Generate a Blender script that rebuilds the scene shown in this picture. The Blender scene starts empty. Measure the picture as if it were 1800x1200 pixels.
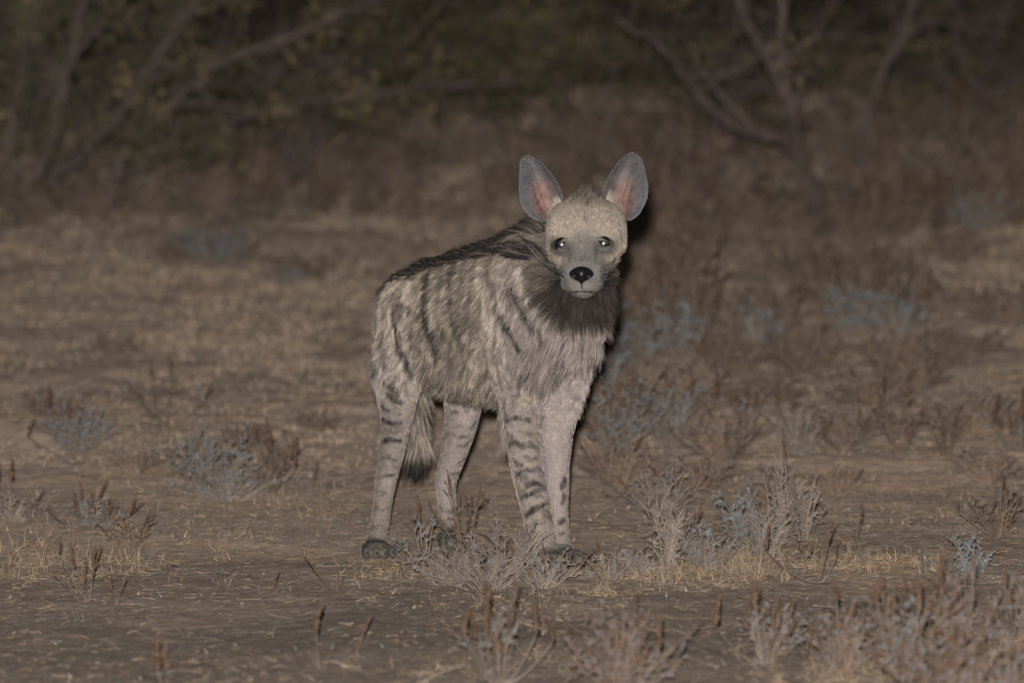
import bpy, bmesh, math, random
import numpy as np
from mathutils import Vector, Matrix
from mathutils.bvhtree import BVHTree
from mathutils.kdtree import KDTree

# ------------------------------------------------------------------ camera, light, world
scene = bpy.context.scene
COL = scene.collection
CAM_DIST, CAM_H, PITCH, FPX = 18.0, 1.6, 0.0614, 14400.0
cam_data = bpy.data.cameras.new('camera')
cam_data.sensor_width = 36.0
cam_data.lens = 288.0
cam_data.clip_start, cam_data.clip_end = 0.1, 2000.0
cam_data.dof.use_dof = True
cam_data.dof.focus_distance = 17.93
cam_data.dof.aperture_fstop = 4.1
cam_data.dof.aperture_blades = 9
cam = bpy.data.objects.new('camera', cam_data)
COL.objects.link(cam)
cam.location = (0, -CAM_DIST, CAM_H)
cam.rotation_euler = (math.pi / 2 - PITCH, 0, 0)
scene.camera = cam

# night: a nearly black sky, everything is lit by the photographer's flash on the hot shoe
world = bpy.data.worlds.new('World')
scene.world = world
world.use_nodes = True
wn = world.node_tree
bg = wn.nodes['Background']
sky = wn.nodes.new('ShaderNodeTexSky')
sky.sky_type = 'NISHITA'
sky.sun_disc = False
sky.sun_elevation = math.radians(1.0)
sky.sun_rotation = math.radians(150)
wn.links.new(sky.outputs['Color'], bg.inputs['Color'])
bg.inputs['Strength'].default_value = 0.05

fl = bpy.data.lights.new('camera_flash', 'POINT')
fl.energy = 26000.0
fl.color = (1.0, 0.98, 0.955)
fl.shadow_soft_size = 0.045
flash = bpy.data.objects.new('camera_flash', fl)
COL.objects.link(flash)
flash.location = (-0.05, -CAM_DIST + 0.03, CAM_H + 0.17)

scene.view_settings.view_transform = 'Standard'
scene.view_settings.look = 'None'
scene.view_settings.exposure = 0.0
scene.view_settings.gamma = 1.0
scene.render.engine = 'CYCLES'
scene.cycles.use_denoising = True
scene.cycles.max_bounces = 6
scene.cycles.diffuse_bounces = 3
scene.cycles.glossy_bounces = 2
scene.cycles.transparent_max_bounces = 8
scene.cycles_curves.shape = 'RIBBONS'

# ------------------------------------------------------------------ helpers
rng = np.random.default_rng(7)
random.seed(7)
CP, SP = math.cos(PITCH), math.sin(PITCH)

def ray(px, py):
    a, b = (px - 900) / FPX, (600 - py) / FPX
    return np.array([a, CP + b * SP, -SP + b * CP])

def at(px, py, Y):
    d = ray(px, py)
    t = (Y + CAM_DIST) / d[1]
    return np.array([0, -CAM_DIST, CAM_H]) + d * t

def _hash(i, seed):
    i = (i.astype(np.int64) * 374761393 + seed * 668265263) & 0xffffffff
    i = ((i ^ (i >> 13)) * 1274126177) & 0xffffffff
    return ((i ^ (i >> 16)) & 0xffffff) / float(0xffffff)

def noise(P, seed=0):
    """value noise in 0..1 for points of 2 or 3 dimensions"""
    P = np.asarray(P, float)
    d = P.shape[1]
    I = np.floor(P).astype(np.int64)
    F = P - I
    F = F * F * F * (F * (F * 6 - 15) + 10)
    out = np.zeros(len(P))
    for c in range(2 ** d):
        w = np.ones(len(P)); k = np.zeros(len(P), np.int64)
        for a in range(d):
            bit = (c >> a) & 1
            w = w * (F[:, a] if bit else 1 - F[:, a])
            k = k * 7919 + (I[:, a] + bit) * (31 + a * 57)
            k = (k ^ (k >> 7)) & 0x7fffffff
        out += w * _hash(k, seed)
    return out

def fbm(P, octv=4, seed=0, gain=0.5):
    P = np.asarray(P, float)
    s = np.zeros(len(P)); a = 1.0; t = 0.0
    for o in range(octv):
        s += a * noise(P * (2.03 ** o) + 17.3 * o, seed + o); t += a; a *= gain
    return s / t

def norm(v):
    return v / np.maximum(np.linalg.norm(v, axis=-1, keepdims=True), 1e-9)

def link(name, data, parent=None):
    o = bpy.data.objects.new(name, data)
    COL.objects.link(o)
    if parent is not None:
        o.parent = parent
    return o

def tag(o, label, cat, group=None):
    o['label'] = label; o['category'] = cat
    if group: o['group'] = group
    return o

def mesh_from(name, V, Fc, mat=None, smooth=True, cols=None):
    me = bpy.data.meshes.new(name)
    me.from_pydata([tuple(v) for v in V], [], [tuple(f) for f in Fc])
    if smooth:
        me.polygons.foreach_set('use_smooth', [True] * len(me.polygons))
    if cols is not None:
        a = me.color_attributes.new('col', 'FLOAT_COLOR', 'POINT')
        c = np.ones((len(V), 4)); c[:, :3] = cols
        a.data.foreach_set('color', c.ravel())
    if mat: me.materials.append(mat)
    me.update()
    return me

def tri_mesh(name, V, T, mat, cols=None, smooth=False):
    """fast path for big triangle soups (numpy arrays)"""
    me = bpy.data.meshes.new(name)
    n, m = len(V), len(T)
    me.vertices.add(n); me.loops.add(m * 3); me.polygons.add(m)
    me.vertices.foreach_set('co', np.ascontiguousarray(V, np.float32).ravel())
    me.loops.foreach_set('vertex_index', np.ascontiguousarray(T, np.int32).ravel())
    me.polygons.foreach_set('loop_start', np.arange(0, m * 3, 3, dtype=np.int32))
    if smooth:
        me.polygons.foreach_set('use_smooth', np.ones(m, bool))
    me.update(calc_edges=True)
    if cols is not None:
        a = me.color_attributes.new('col', 'FLOAT_COLOR', 'POINT')
        c = np.ones((n, 4), np.float32); c[:, :3] = cols
        a.data.foreach_set('color', c.ravel())
    me.materials.append(mat)
    return me

def material(name, color=(.5, .5, .5), rough=0.8, spec=0.3, diffrough=0.0, attr=None, variation=0.0, scale=200.0):
    m = bpy.data.materials.new(name); m.use_nodes = True
    nt = m.node_tree; b = nt.nodes['Principled BSDF']
    b.inputs['Base Color'].default_value = (*color, 1)
    b.inputs['Roughness'].default_value = rough
    b.inputs['Specular IOR Level'].default_value = spec
    b.inputs['Diffuse Roughness'].default_value = diffrough
    src = None
    if attr:
        a = nt.nodes.new('ShaderNodeAttribute'); a.attribute_name = attr
        src = a.outputs['Color']
    if variation > 0:
        n = nt.nodes.new('ShaderNodeTexNoise'); n.inputs['Scale'].default_value = scale
        n.inputs['Detail'].default_value = 4
        tc = nt.nodes.new('ShaderNodeTexCoord'); nt.links.new(tc.outputs['Object'], n.inputs['Vector'])
        mr = nt.nodes.new('ShaderNodeMapRange')
        mr.inputs['From Min'].default_value = .25; mr.inputs['From Max'].default_value = .75
        mr.inputs['To Min'].default_value = 1 - variation; mr.inputs['To Max'].default_value = 1 + variation
        nt.links.new(n.outputs['Fac'], mr.inputs['Value'])
        mx = nt.nodes.new('ShaderNodeMix'); mx.data_type = 'RGBA'; mx.blend_type = 'MULTIPLY'
        mx.inputs['Factor'].default_value = 1
        mx.inputs['A'].default_value = (*color, 1)
        if src: nt.links.new(src, mx.inputs['A'])
        nt.links.new(mr.outputs['Result'], mx.inputs['B'])
        src = mx.outputs['Result']
    if src: nt.links.new(src, b.inputs['Base Color'])
    return m

def hair_object(name, pts, rad, cols, mat, parent):
    """pts (N,K,3), rad (N,K), cols (N,K,3) -> one Curves object"""
    N, K = pts.shape[:2]
    hc = bpy.data.hair_curves.new(name)
    hc.add_curves([K] * N)
    hc.attributes['position'].data.foreach_set('vector', np.ascontiguousarray(pts, np.float32).ravel())
    ra = hc.attributes.get('radius') or hc.attributes.new('radius', 'FLOAT', 'POINT')
    ra.data.foreach_set('value', np.ascontiguousarray(rad, np.float32).ravel())
    ca = hc.attributes.new('col', 'FLOAT_COLOR', 'POINT')
    c = np.ones((N, K, 4), np.float32); c[..., :3] = cols
    ca.data.foreach_set('color', c.ravel())
    hc.materials.append(mat)
    return link(name, hc, parent)
# ------------------------------------------------------------------ ground
def G_large(x, y):
    """gentle relief of the plain: rises slowly behind the animal"""
    P = np.stack([x, y], 1)
    s = np.log1p(np.exp(np.clip((y - 1.8) / 1.0, -40, 40))) * 1.0
    s = np.where(y > 30, 28.2 + (y - 30) * .35, s)
    z = 0.038 * s
    z += (fbm(P * 0.35, 3, 11) - .5) * 0.05 * np.clip(np.abs(y - .3) / 2.5, 0.15, 2.2)
    z += (fbm(P * 1.3, 3, 12) - .5) * 0.030
    return z

_anchor = [  # (x, y, height wanted, radius): where the paws stand, and the low mound under the dead shrub
    (0.070, -0.06, 0.0, .16), (0.13, -0.03, 0.0, .16), (-0.30, 0.30, -0.012, .17), (-0.135, 0.47, 0.0, .17)]
def G(x, y):
    x = np.atleast_1d(np.asarray(x, float)); y = np.atleast_1d(np.asarray(y, float))
    z = G_large(x, y)
    wsum = np.zeros_like(z); dz = np.zeros_like(z)
    for (ax, ay, h, r) in _anchor:
        w = np.exp(-((x - ax) ** 2 + (y - ay) ** 2) / (2 * r * r))
        dz += w * (h - G_large(np.array([ax]), np.array([ay]))[0]); wsum += w
    return z + dz / np.maximum(wsum, 1.0)

def ground_hit(px, py):
    """where the line of sight through a point of the photograph meets the ground"""
    d = ray(px, py)
    C = np.array([0, -CAM_DIST, CAM_H])
    t = np.linspace(12, 120, 4000)
    X = C[0] + d[0] * t; Y = C[1] + d[1] * t; Z = C[2] + d[2] * t
    below = Z < G(X, Y)
    i = int(np.argmax(below)) if below.any() else len(t) - 1
    return np.array([X[i], Y[i], G(X[i], Y[i])[0]])

def smoothstep(x, a, b):
    t = np.clip((x - a) / (b - a), 0, 1); return t * t * (3 - 2 * t)
def axis(core0, core1, step, lo, hi, grow):
    c = list(np.arange(core0, core1, step))
    up = [c[-1]]; s = step
    while up[-1] < hi:
        s *= grow; up.append(up[-1] + s)
    dn = [c[0]]; s = step
    while dn[-1] > lo:
        s *= grow; dn.append(dn[-1] - s)
    return np.array(dn[:0:-1] + c + up[1:])

gx = axis(-1.35, 1.35, 0.0085, -300, 300, 1.07)
gy = axis(-3.1, 1.4, 0.0105, -60, 16, 1.008)
gy = np.concatenate([[-150., -80.], gy[gy > -20], np.geomspace(17, 600, 90)])
XX, YY = np.meshgrid(gx, gy)
xf, yf = XX.ravel(), YY.ravel()
zf = G(xf, yf)
P2 = np.stack([xf, yf], 1)
fade = np.exp(-np.maximum(0, np.hypot(xf, yf) - 3) / 6)
crust = fbm(P2 * 9, 4, 31)
clod = np.clip(noise(P2 * 38, 33) - .58, 0, 1) * np.clip(fbm(P2 * 2.2, 3, 35) * 2.4 - .8, 0, 1)
fine = fbm(P2 * 55, 2, 36)
far_w = smoothstep(yf, 1.0, 3.0) * (1 - smoothstep(yf, 22, 40))
hummock = np.maximum(fbm(P2 * np.array([4.2, 3.0]), 4, 37) - .42, 0)
zf = zf + far_w * (hummock * .045 + (fbm(P2 * 16, 3, 38) - .5) * .016)
zf = zf + fade * ((crust - .5) * .005 + clod * .006 + (fine - .5) * .005)
n_x, n_y = len(gx), len(gy)
idx = np.arange(n_x * n_y).reshape(n_y, n_x)
a, b, c, d = idx[:-1, :-1].ravel(), idx[:-1, 1:].ravel(), idx[1:, 1:].ravel(), idx[1:, :-1].ravel()
T = np.concatenate([np.stack([a, b, c], 1), np.stack([a, c, d], 1)])

def soil_material():
    m = bpy.data.materials.new('dry_soil'); m.use_nodes = True
    nt = m.node_tree; N, L = nt.nodes, nt.links
    b = N['Principled BSDF']
    b.inputs['Roughness'].default_value = 1.0
    b.inputs['Specular IOR Level'].default_value = 0.0
    b.inputs['Diffuse Roughness'].default_value = 1.0
    tc = N.new('ShaderNodeTexCoord')
    def tex(scale, detail, rough=.55):
        t = N.new('ShaderNodeTexNoise'); t.inputs['Scale'].default_value = scale
        t.inputs['Detail'].default_value = detail; t.inputs['Roughness'].default_value = rough
        L.new(tc.outputs['Object'], t.inputs['Vector']); return t
    big = tex(.9, 5); mid = tex(7, 6, .65); small = tex(90, 5, .7)
    r = N.new('ShaderNodeValToRGB')
    e = r.color_ramp.elements
    e[0].position = .28; e[0].color = (.098, .077, .064, 1)
    e[1].position = .72; e[1].color = (.160, .128, .106, 1)
    x = e.new(.5); x.color = (.126, .100, .083, 1)
    mixf = N.new('ShaderNodeMath'); mixf.operation = 'MULTIPLY_ADD'
    mixf.inputs[1].default_value = .55
    half = N.new('ShaderNodeMath'); half.operation = 'MULTIPLY'; half.inputs[1].default_value = .45
    L.new(big.outputs['Fac'], half.inputs[0])
    L.new(mid.outputs['Fac'], mixf.inputs[0]); L.new(half.outputs[0], mixf.inputs[2])
    L.new(mixf.outputs[0], r.inputs['Fac'])
    mr = N.new('ShaderNodeMapRange'); mr.inputs['From Min'].default_value = .25; mr.inputs['From Max'].default_value = .75
    mr.inputs['To Min'].default_value = .65; mr.inputs['To Max'].default_value = 1.35
    L.new(small.outputs['Fac'], mr.inputs['Value'])
    mx = N.new('ShaderNodeMix'); mx.data_type = 'RGBA'; mx.blend_type = 'MULTIPLY'; mx.inputs['Factor'].default_value = 1
    L.new(r.outputs['Color'], mx.inputs['A']); L.new(mr.outputs['Result'], mx.inputs['B'])
    # dry ochre crust of dead ground cover in ragged patches
    pt = tex(1.7, 6, .7)
    pr = N.new('ShaderNodeMapRange'); pr.inputs['From Min'].default_value = .52; pr.inputs['From Max'].default_value = .68
    L.new(pt.outputs['Fac'], pr.inputs['Value'])
    mulp = N.new('ShaderNodeMath'); mulp.operation = 'MULTIPLY'; mulp.inputs[1].default_value = .55
    L.new(pr.outputs['Result'], mulp.inputs[0])
    mx2 = N.new('ShaderNodeMix'); mx2.data_type = 'RGBA'
    mx2.inputs['B'].default_value = (.200, .146, .096, 1)
    L.new(mulp.outputs[0], mx2.inputs['Factor']); L.new(mx.outputs['Result'], mx2.inputs['A'])
    # soil colour lightened with distance, painted in to offset the flash falloff
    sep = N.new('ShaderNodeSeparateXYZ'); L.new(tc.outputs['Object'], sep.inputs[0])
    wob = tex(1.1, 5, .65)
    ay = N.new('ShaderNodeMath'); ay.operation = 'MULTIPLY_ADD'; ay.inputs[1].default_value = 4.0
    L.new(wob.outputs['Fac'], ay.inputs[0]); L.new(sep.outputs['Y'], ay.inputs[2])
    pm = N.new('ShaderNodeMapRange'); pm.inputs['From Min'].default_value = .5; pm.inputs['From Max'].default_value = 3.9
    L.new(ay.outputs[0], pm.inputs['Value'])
    # towards the thicket that lightening fades out of the colour again
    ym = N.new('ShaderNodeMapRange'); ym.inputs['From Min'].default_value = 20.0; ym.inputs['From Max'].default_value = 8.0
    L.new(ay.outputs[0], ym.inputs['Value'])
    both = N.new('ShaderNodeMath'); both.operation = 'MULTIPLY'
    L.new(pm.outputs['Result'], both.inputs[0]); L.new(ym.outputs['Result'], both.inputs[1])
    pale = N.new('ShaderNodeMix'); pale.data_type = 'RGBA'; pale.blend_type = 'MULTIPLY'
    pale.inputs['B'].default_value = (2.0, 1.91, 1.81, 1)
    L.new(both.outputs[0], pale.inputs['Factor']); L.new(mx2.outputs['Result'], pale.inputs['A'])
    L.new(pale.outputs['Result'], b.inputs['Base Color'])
    bp = N.new('ShaderNodeBump'); bp.inputs['Strength'].default_value = .8; bp.inputs['Distance'].default_value = .006
    sm2 = tex(260, 4, .7)
    ad = N.new('ShaderNodeMath'); ad.operation = 'ADD'
    L.new(small.outputs['Fac'], ad.inputs[0]); L.new(sm2.outputs['Fac'], ad.inputs[1])
    L.new(ad.outputs[0], bp.inputs['Height']); L.new(bp.outputs['Normal'], b.inputs['Normal'])
    return m
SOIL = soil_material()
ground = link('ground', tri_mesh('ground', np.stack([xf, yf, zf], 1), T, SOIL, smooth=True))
ground['kind'] = 'structure'
# ------------------------------------------------------------------ the hyena
HEAD_A = math.radians(28)
FWD = np.array([math.sin(HEAD_A), -math.cos(HEAD_A), 0.0])      # the way the body points
RGT = np.array([-math.cos(HEAD_A), -math.sin(HEAD_A), 0.0])     # its right-hand side
UP = np.array([0, 0, 1.0])

def catmull(A, n):
    A = np.asarray(A, float)
    out = []
    for i in range(len(A) - 1):
        p0, p1, p2, p3 = A[max(i - 1, 0)], A[i], A[i + 1], A[min(i + 2, len(A) - 1)]
        for k in range(n):
            t = k / n
            out.append(.5 * ((2 * p1) + (-p0 + p2) * t + (2 * p0 - 5 * p1 + 4 * p2 - p3) * t * t + (-p0 + 3 * p1 - 3 * p2 + p3) * t ** 3))
    out.append(A[-1])
    return np.array(out)

PATHS = {}
_V, _F = [], []
def loft(name, rings, ref, sub=5, seg=28, power=2.2, keep=True, taper=0.0):
    """rings: (px, py, Y, half size along ref, half size across), metres; closed tube with rounded ends"""
    R = np.array([[*at(r[0], r[1], r[2]), r[3], r[4]] for r in rings])
    R = catmull(R, sub)
    C = R[:, :3]
    Tn = norm(np.gradient(C, axis=0))
    A1 = norm(ref - (Tn @ ref)[:, None] * Tn)
    A2 = np.cross(Tn, A1)
    th = np.linspace(0, 2 * np.pi, seg, endpoint=False)
    ct, st = np.cos(th), np.sin(th)
    ex = 2 / power
    ct, st = np.sign(ct) * np.abs(ct) ** ex, np.sign(st) * np.abs(st) ** ex
    base = len(_V)
    for i in range(len(C)):
        for k in range(seg):
            tp_ = 1 - taper * max(0.0, -ct[k]) ** 1.3 * min(1.0, max(0.0, (R[i, 4] - .042) / .03))
            _V.append(C[i] + A1[i] * R[i, 3] * ct[k] + A2[i] * R[i, 4] * st[k] * tp_)
    n = len(C)
    for i in range(n - 1):
        for k in range(seg):
            k2 = (k + 1) % seg
            _F.append((base + i * seg + k, base + i * seg + k2, base + (i + 1) * seg + k2, base + (i + 1) * seg + k))
    for (i, s) in ((0, -1), (n - 1, 1)):
        _V.append(C[i] + Tn[i] * s * min(R[i, 3], R[i, 4]) * .55)
        p = len(_V) - 1
        for k in range(seg):
            k2 = (k + 1) % seg
            f = (base + i * seg + k, base + i * seg + k2, p)
            _F.append(f if s > 0 else f[::-1])
    if keep:
        PATHS[name] = (C, Tn, R[:, 3:5].max(1), np.linspace(0, 1, n))

def ball(c, r, ax=None, nu=14, nv=10):
    """ellipsoid, r = three radii along the axes ax"""
    ax = np.eye(3) if ax is None else np.array(ax)
    base = len(_V)
    for j in range(1, nv):
        ph = math.pi * j / nv
        for i in range(nu):
            t = 2 * math.pi * i / nu
            q = np.array([math.sin(ph) * math.cos(t) * r[0], math.sin(ph) * math.sin(t) * r[1], math.cos(ph) * r[2]])
            _V.append(c + q @ ax)
    _V.append(c + np.array([0, 0, r[2]]) @ ax); _V.append(c - np.array([0, 0, r[2]]) @ ax)
    tp, bt = len(_V) - 2, len(_V) - 1
    for i in range(nu):
        i2 = (i + 1) % nu
        _F.append((base + i, base + i2, tp)); _F.append((base + (nv - 2) * nu + i2, base + (nv - 2) * nu + i, bt))
        for j in range(nv - 2):
            _F.append((base + j * nu + i, base + (j + 1) * nu + i, base + (j + 1) * nu + i2, base + j * nu + i2))

# trunk: rump to chest
loft('trunk', [
    (703, 598, .70, .045, .040), (709, 586, .655, .084, .066), (727, 577, .56, .116, .088),
    (763, 572, .43, .140, .104), (812, 571, .30, .158, .113), (867, 567, .17, .175, .112),
    (915, 557, .05, .172, .103), (953, 552, -.03, .156, .089), (983, 562, -.09, .118, .072), (998, 572, -.125, .065, .050)], UP)
# neck: head to withers
loft('neck', [
    (1027, 438, -.08, .075, .070), (1015, 452, -.05, .083, .076), (992, 466, -.01, .094, .078), (960, 472, .03, .103, .080), (925, 488, .08, .106, .08)], UP)
# throat under the ruff
loft('throat', [(1028, 490, -.14, .050, .058), (1026, 530, -.13, .055, .062), (1014, 570, -.10, .066, .064), (1000, 610, -.07, .06, .066)], FWD)
# head: nose to occiput, it looks straight at the photographer
loft('head', [
    (1022, 491, -.345, .020, .021), (1022, 492, -.340, .030, .033), (1023, 490, -.328, .0375, .0425), (1024, 485, -.312, .0425, .0470),
    (1025, 473, -.284, .051, .0545), (1027, 456, -.248, .063, .065), (1029, 438, -.212, .075, .0775),
    (1030, 424, -.17, .084, .0865), (1030, 418, -.12, .086, .0885), (1029, 420, -.075, .080, .083), (1027, 430, -.03, .070, .070)], UP, power=2.8, taper=.45)
for (px, py, Y, r) in [
        (971, 430, -.170, (.014, .05, .024)), (1090, 428, -.170, (.014, .05, .024)),      # cheek bones
        (985, 412, -.205, (.022, .026, .014)), (1067, 410, -.205, (.022, .026, .014)),      # brows
        (1001, 499, -.310, (.019, .025, .018)), (1045, 499, -.310, (.019, .025, .018)),       # whisker pads
        (1024, 515, -.312, (.024, .028, .011)),                                            # chin
        (1028, 381, -.12, (.066, .07, .027))]:
    ball(at(px, py, Y), r)
# legs
loft('hind_right', [
    (720, 545, .47, .085, .038), (711, 600, .43, .095, .046), (705, 655, .38, .084, .043), (698, 705, .36, .063, .036), (695, 750, .37, .043, .0285),
    (688, 795, .40, .033, .0255), (681, 832, .425, .030, .0225), (675, 868, .405, .023, .0205), (669, 910, .37, .0215, .0205),
    (664, 942, .345, .022, .0225), (661, 966, .325, .024, .025)], FWD)
loft('hind_left', [
    (800, 570, .56, .085, .040), (808, 630, .53, .085, .043), (813, 690, .49, .064, .038), (811, 735, .49, .048, .034), (801, 782, .52, .036, .0285),
    (789, 825, .55, .029, .024), (784, 850, .55, .026, .0225), (786, 885, .525, .0205, .0205), (788, 922, .505, .019, .019), (789, 945, .49, .021, .021), (789, 954, .48, .023, .024)], FWD)
loft('fore_right', [
    (905, 510, .0, .085, .040), (903, 570, -.01, .090, .048), (905, 630, .0, .075, .046), (909, 685, .02, .060, .042), (915, 735, .03, .045, .037),
    (921, 790, .015, .0375, .0345), (930, 840, .0, .0365, .0345), (942, 890, -.015, .034, .0325), (949, 930, -.03, .033, .0315), (953, 962, -.045, .033, .032), (958, 984, -.06, .033, .033)], FWD)
loft('fore_left', [
    (1000, 545, .03, .085, .042), (1000, 600, .04, .083, .048), (991, 660, .06, .066, .048), (984, 712, .075, .048, .043), (977, 765, .07, .038, .037),
    (977, 815, .06, .031, .030), (979, 860, .05, .027, .0255), (981, 905, .035, .024, .022), (984, 945, .02, .0225, .0215), (987, 972, .005, .0235, .0235), (990, 983, -.01, .025, .025)], FWD)
# tail hangs behind the hind legs
loft('tail', [
    (694, 520, .70, .020, .020), (700, 545, .75, .021, .021), (712, 600, .77, .017, .017), (724, 660, .76, .014, .014), (732, 720, .74, .011, .011), (733, 775, .73, .008, .008), (731, 795, .73, .005, .005)], FWD, seg=12)
# paws: a pad and four toes each, pointing the way the leg points
CLAWS = []
def paw(px, py, Y, ang, w, name):
    c = at(px, py, Y); c[2] = G(c[0], c[1])[0] + .015
    f = np.array([math.sin(ang), -math.cos(ang), 0]); r = np.array([-math.cos(ang), -math.sin(ang), 0])
    ball(c + f * .010 + UP * .006, (.043, w * .90, .018), (f, r, UP))
    for k, o in enumerate((-.78, -.27, .27, .78)):
        reach = .052 if abs(o) < .5 else .040
        tc = c + f * reach + r * w * o * 1.02 - UP * .001
        ball(tc, (.024, w * .25, .0150), (f, r, UP))
        CLAWS.append((tc + f * .020 + UP * .002, f))
    PATHS[name] = (np.array([c - f * .02, c + f * .02, c + f * .07]), np.array([f] * 3), np.array([w, w, w]) * .9, np.array([0, .5, 1.]))
paw(660, 968, .31, math.radians(12), .037, 'paw_hr')
paw(789, 957, .47, math.radians(20), .035, 'paw_hl')
paw(963, 990, -.07, math.radians(22), .039, 'paw_fr')
paw(998, 985, -.02, math.radians(35), .036, 'paw_fl')

def remeshed(V, Fc, voxel, it):
    me = bpy.data.meshes.new('tmp'); me.from_pydata([tuple(v) for v in V], [], Fc)
    o = bpy.data.objects.new('tmp', me); COL.objects.link(o)
    m = o.modifiers.new('r', 'REMESH'); m.mode = 'VOXEL'; m.voxel_size = voxel; m.adaptivity = 0
    s = o.modifiers.new('s', 'SMOOTH'); s.factor = .5; s.iterations = it
    dg = bpy.context.evaluated_depsgraph_get(); dg.update()
    out = bpy.data.meshes.new_from_object(o.evaluated_get(dg))
    bpy.data.objects.remove(o); bpy.data.meshes.remove(me)
    return out

body_me = remeshed(_V, _F, .0042, 5)
body_me.name = 'hyena'
nv = len(body_me.vertices)
BV = np.empty(nv * 3, np.float32); body_me.vertices.foreach_get('co', BV); BV = BV.reshape(-1, 3).astype(float)

# sculpting: eye hollows, mouth line, the fold behind the shoulder
def surf(px, py, tree):
    d = Vector(ray(px, py)); h = tree.ray_cast(Vector((0, -CAM_DIST, CAM_H)), d)
    return None if h[0] is None else np.array(h[0])
def tree_of(V, me):
    return BVHTree.FromPolygons([tuple(v) for v in V], [tuple(p.vertices) for p in me.polygons])
tree0 = tree_of(BV, body_me)
EYE_PX = [(987.5, 430), (1061, 428)]
EYES = [surf(x, y, tree0) for x, y in EYE_PX]
HC = at(1029, 430, -.19)
def seg_dist(P, A, B):
    ab = B - A; t = np.clip(((P - A) @ ab) / max(ab @ ab, 1e-12), 0, 1)
    return np.linalg.norm(P - (A + t[:, None] * ab), axis=1)
BN = np.empty(nv * 3, np.float32); body_me.vertex_normals.foreach_get('vector', BN); BN = BN.reshape(-1, 3).astype(float)
disp = np.zeros(nv)
for e in EYES:
    dd = np.linalg.norm((BV - e) * np.array([.78, .35, 1.0]), axis=1)
    BV[:, 1] += .0150 * np.exp(-(dd / .0150) ** 2)
mouth_px = [(1001, 514.5), (1011, 512.5), (1023, 511.5), (1036, 512.5), (1047, 514.5)]
MOUTH = [surf(x, y, tree0) for x, y in mouth_px]
for A, B in zip(MOUTH[:-1], MOUTH[1:]):
    disp -= .0022 * np.exp(-(seg_dist(BV, A, B) / .0035) ** 2)
fold_px = [(868, 500), (876, 545), (875, 590), (873, 630), (884, 672), (893, 705)]
FOLD = [p for p in (surf(x, y, tree0) for x, y in fold_px) if p is not None]
fd = np.min([seg_dist(BV, A, B) for A, B in zip(FOLD[:-1], FOLD[1:])], axis=0)
disp -= .012 * np.exp(-(fd / .016) ** 2)
BV = BV + BN * disp[:, None]
body_me.vertices.foreach_set('co', BV.astype(np.float32).ravel()); body_me.update()
body_me.vertex_normals.foreach_get('vector', (tmp := np.empty(nv * 3, np.float32))); BN = tmp.reshape(-1, 3).astype(float)
BTREE = tree_of(BV, body_me)

# ---- which part of the body a point belongs to, and the way its coat lies
PN = list(PATHS)
def classify(P):
    best = np.full(len(P), 1e9); part = np.zeros(len(P), int); tt = np.zeros(len(P)); flow = np.zeros((len(P), 3)); ctr = np.zeros((len(P), 3))
    for pi, nm in enumerate(PN):
        C, Tn, R, t = PATHS[nm]
        for i in range(len(C)):
            d = np.linalg.norm(P - C[i], axis=1) / R[i]
            if nm in ('head',): d = d * .93
            if nm in ('trunk',): d = d * 1.04
            m = d < best
            best[m] = d[m]; part[m] = pi; tt[m] = t[i]; flow[m] = Tn[i]; ctr[m] = C[i]
    return part, tt, flow, ctr

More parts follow.
